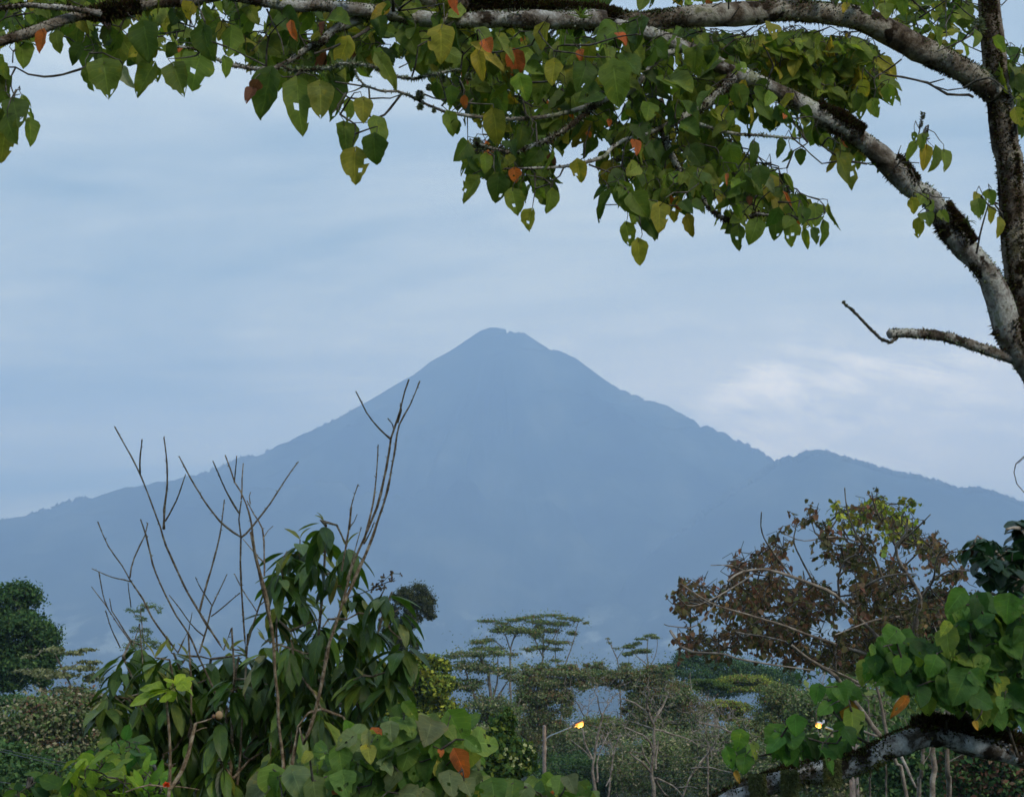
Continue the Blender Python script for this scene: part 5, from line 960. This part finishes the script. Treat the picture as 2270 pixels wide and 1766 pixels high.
for x, y in K('c8', 1905,345, 1935,350, 1925,400, 1960,340):
    c_ = P(x, y, d); tg.append(c_)
    for i in range(7):
        az = RNG.uniform(0, 6.28); o_ = np.array((math.cos(az), math.sin(az), RNG.uniform(-1.3, .1))); put_leaf(mbl, 'oval', c_, o_, (0, 0, 1), .14, (.016, .05, .022), 1.2)
grow(Skel(nodes), mb, tg, .007, .003, .06, .08, 5, .1); mb.build('trunk', M_PALE, e); mbl.build('foliage', M_LONG, e)
# thin looping vine at the right edge
r = P(2330, 1075, 5.9); mb = MB(); limb(mb, px_path(K('c4', 1480,1440, 1383,1485, 1340,1525, 1330,1570, 1345,1630, 1383,1675, 1480,1740), 5.9, 5.9), .0022, .0016, .03, 5, .03, .3); limb(mb, px_path(K('c4', 1480,1460, 1383,1492, 1352,1520), 5.9, 5.9), .0015, .0012, .03, 5, .03, .3)
mbv = mb; mbv_obj = mb.build('hanging_vine', M_TWIG); tag(mbv_obj, 'thin looping vine hanging at the right edge above the hills', 'vine')

# ------------------------------------------------------------ street lamps and wires
def simple_mat(name, col, rough=.5, metal=0.0, emis=None, es=1.0, nsc=None):
    m, t, o = mat(name); c_ = tuple(col) + (1,)
    if nsc: c_ = t.mix(1.0, c_, t.ramp(t.noise(t.node('ShaderNodeTexCoord').outputs['Object'], nsc, 5, .65), [(.3, (.6, .6, .6)), (.7, (1.3, 1.3, 1.3))]), 'MULTIPLY')
    b = t.node('ShaderNodeBsdfPrincipled', {'Base Color': c_, 'Roughness': rough, 'Metallic': metal})
    if emis: b.inputs['Emission Color'].default_value = tuple(emis) + (1,); b.inputs['Emission Strength'].default_value = es
    t.l.new(b.outputs[0], o.inputs[0]); return m
M_WOOD = simple_mat('weathered_wood', (.22, .185, .16), .9, nsc=6.0)
M_STEEL = simple_mat('galvanised_steel', (.42, .50, .56), .45, .6, nsc=9.0)
M_HOUSE = simple_mat('lamp_housing', (.10, .10, .10), .5, .3)
M_PALEH = simple_mat('pale_housing', (.55, .56, .58), .5, .2)
M_BULB = simple_mat('lit_bowl', (.9, .5, .1), .4, emis=(1.0, .27, .01), es=1.5)
M_BULB2 = simple_mat('lit_core', (.9, .7, .3), .4, emis=(1.0, .45, .02), es=1.6)
M_WIRE = simple_mat('wire', (.08, .09, .09), .6, .3)
def ellips(mb, c_, r_, ax=None, lo=0, hi=math.pi, nu=16, nv=9, half=None):
    u_, v_ = np.meshgrid(np.linspace(0, 2 * math.pi, nu + 1)[:-1], np.linspace(lo, hi, nv)); s = np.stack([np.sin(v_) * np.cos(u_), np.sin(v_) * np.sin(u_), np.cos(v_)], -1).reshape(-1, 3) * r_
    if ax is not None: s = s @ np.asarray(ax)
    i0 = np.arange((nv - 1) * nu).reshape(nv - 1, nu); i1 = np.roll(i0, -1, 1); mb.add(s + c_, np.stack([i0, i1, i1 + nu, i0 + nu], -1).reshape(-1, 4))
def street_lamp(label, d, xp, ytop, arm0, arm1, head, name='street_lamp', pw=.082, flip=1, pale=False, hs=1.0):
    r = root_at(xp, d); e = empty(name, r, label, 'street lamp', 'street lamps'); top = P(xp, ytop, d)
    mb = MB(); tube(mb, [r - (0, 0, .3), r + (0, 0, 2.5), np.array((r[0], r[1], top[2] - .8)), np.array((r[0], r[1], top[2]))], [pw * 1.25, pw * 1.15, pw, pw * .95], 14, .012); mb.build('pole', M_WOOD, e)
    a = P(*arm0, d); b = P(*arm1, d - .3); mb = MB(); tube(mb, smooth_path([a - (.02 * flip, 0, .5), a - (.0, 0, .02), (a + b) / 2 + (0, 0, .01), b], .08), .026, 8); tube(mb, [a - (0, 0, .35), a - (.2 * flip, 0, .35)], .018, 6); tube(mb, [a - (0, 0, .1), a - (.2 * flip, 0, .1)], .018, 6); o_ = mb.build('arm', M_STEEL, e)
    mb = MB(); bb = np.array((a[0] - pw * flip, a[1], a[2])); tube(mb, [bb - (0, 0, .45), bb - (0, 0, .39)], pw * 1.05, 14); mb.build('clamp', M_STEEL, e); mb = MB(); tube(mb, [bb - (0, 0, .12), bb - (0, 0, .06)], pw * 1.05, 14); mb.build('clamp', M_STEEL, e)
    u_ = nrm(b - a); x_ = u_; z_ = nrm(np.array((0, 0, 1.)) - x_ * x_[2]); y_ = np.cross(z_, x_); ax = np.stack([x_, y_, z_])
    c_ = b + u_ * head * .5; mb = MB(); ellips(mb, c_ + z_ * .03, np.array((head * .52, .13 * hs, .10 * hs)), ax, 0, math.pi * .52); ellips(mb, b + u_ * .04, np.array((.11 * hs, .09 * hs, .085 * hs)), ax); ho = mb.build('lamp_head', M_PALEH if pale else M_HOUSE, e)
    mb = MB(); q = b + u_ * .03 + z_ * .12; tube(mb, [q - z_ * .06, q + z_ * .04], .035, 10); mb.build('light_sensor', M_PALEH, e)
    mb = MB(); ellips(mb, c_ + u_ * .03 + z_ * .025, np.array((head * .44, .115 * hs, .155 * hs)), ax, math.pi * .5, math.pi); lo_ = mb.build('lamp_bowl', M_BULB, e)
    mb = MB(); ellips(mb, c_ + u_ * .05 - z_ * .06 * hs, np.array((head * .34, .124 * hs, .112 * hs)), ax); mb.build('lit_glass', M_BULB2, e)
    ld = bpy.data.lights.new('lamp_light', 'POINT'); ld.energy = 60 * hs; ld.color = (1.0, .55, .15); ld.shadow_soft_size = .12; lo2 = bpy.data.objects.new('lamp_light', ld); COL.objects.link(lo2); lo2.location = tuple(c_ - z_ * .35 - np.array(e.location)); lo2.parent = e
    return np.array((r[0], r[1], top[2]))
q4 = lambda x, y: K('d4', x, y)[0]
t1 = street_lamp('lit street lamp on a weathered wooden pole with a slanting steel arm', 70, q4(240, 0)[0], q4(0, 205)[1], q4(262, 322), q4(520, 208), .50)
lx, ly = K('c8', 895, 1345)[0]
street_lamp('lit street lamp seen through the big leaves above the mossy limb', 46, lx + 78, ly - 10, (lx + 70, ly + 22), (lx + 22, ly + 3), .26, flip=-1, pale=True, pw=.08, hs=.6)
# far pole taking the wires
def post(label, px, d, ytop, w_, name='utility_pole'):
    r = root_at(px, d); tz = P(px, ytop, d)[2]; mb = MB(); tube(mb, [r - (0, 0, .3), np.array((r[0], r[1], (r[2] + tz) / 2)), np.array((r[0], r[1], tz))], [w_ * 1.1, w_ * 1.05, w_], 12, .012)
    o_ = mb.build(name, M_WOOD); tag(o_, label, 'pole'); return np.array((r[0], r[1], tz))
t2 = post('plain weathered wooden pole standing behind the mossy limb, the wires running to it', K('c8', 1090, 0)[0][0], 46, K('c8', 0, 1440)[0][1], .055)
ys1 = [q4(0, y)[1] for y in (400, 470, 545, 590)]
for i, y1 in enumerate(ys1):
    z1 = P(1200, y1, 70)[2]; mb = MB(); a = np.array((t1[0] + .1, t1[1], z1)); z2 = P(1890, 1670 + 16 * i, 46)[2]; b = np.array((t2[0], t2[1], z2))
    tt = np.linspace(0, 1, 24)[:, None]; pth = a * (1 - tt) + b * tt - np.array((0, 0, 1.)) * (4 * tt * (1 - tt)) * .25
    tube(mb, pth, .0045, 5); tag(mb.build('wire', M_WIRE), ['topmost', 'second from top', 'third from top', 'lowest'][i] + ' of the thin wires strung from the lamp pole to the plain pole', 'wire', 'wires strung between the two wooden poles')
for i, (a_, b_) in enumerate((((-60, 1135), (500, 1262)), ((-60, 1150), (560, 1300)), ((-60, 1350), (300, 1405)))):
    A_ = P(*K('c6', *a_)[0], 22); B_ = P(*K('c6', *b_)[0], 27); B_ = A_ + (B_ - A_) * 1.6; mb = MB(); tt = np.linspace(0, 1, 20)[:, None]
    A2 = A_ - (B_ - A_) * .6
    tube(mb, A2 * (1 - tt) + B_ * tt - np.array((0, 0, 1.)) * (4 * tt * (1 - tt)) * .06, .006, 5); tag(mb.build('wire', M_WIRE), ['upper of the two close thin wires slanting across the bottom left', 'lower of the two close thin wires slanting across the bottom left', 'lowest thin wire crossing the bottom left corner'][i], 'wire', 'wires crossing the bottom left')
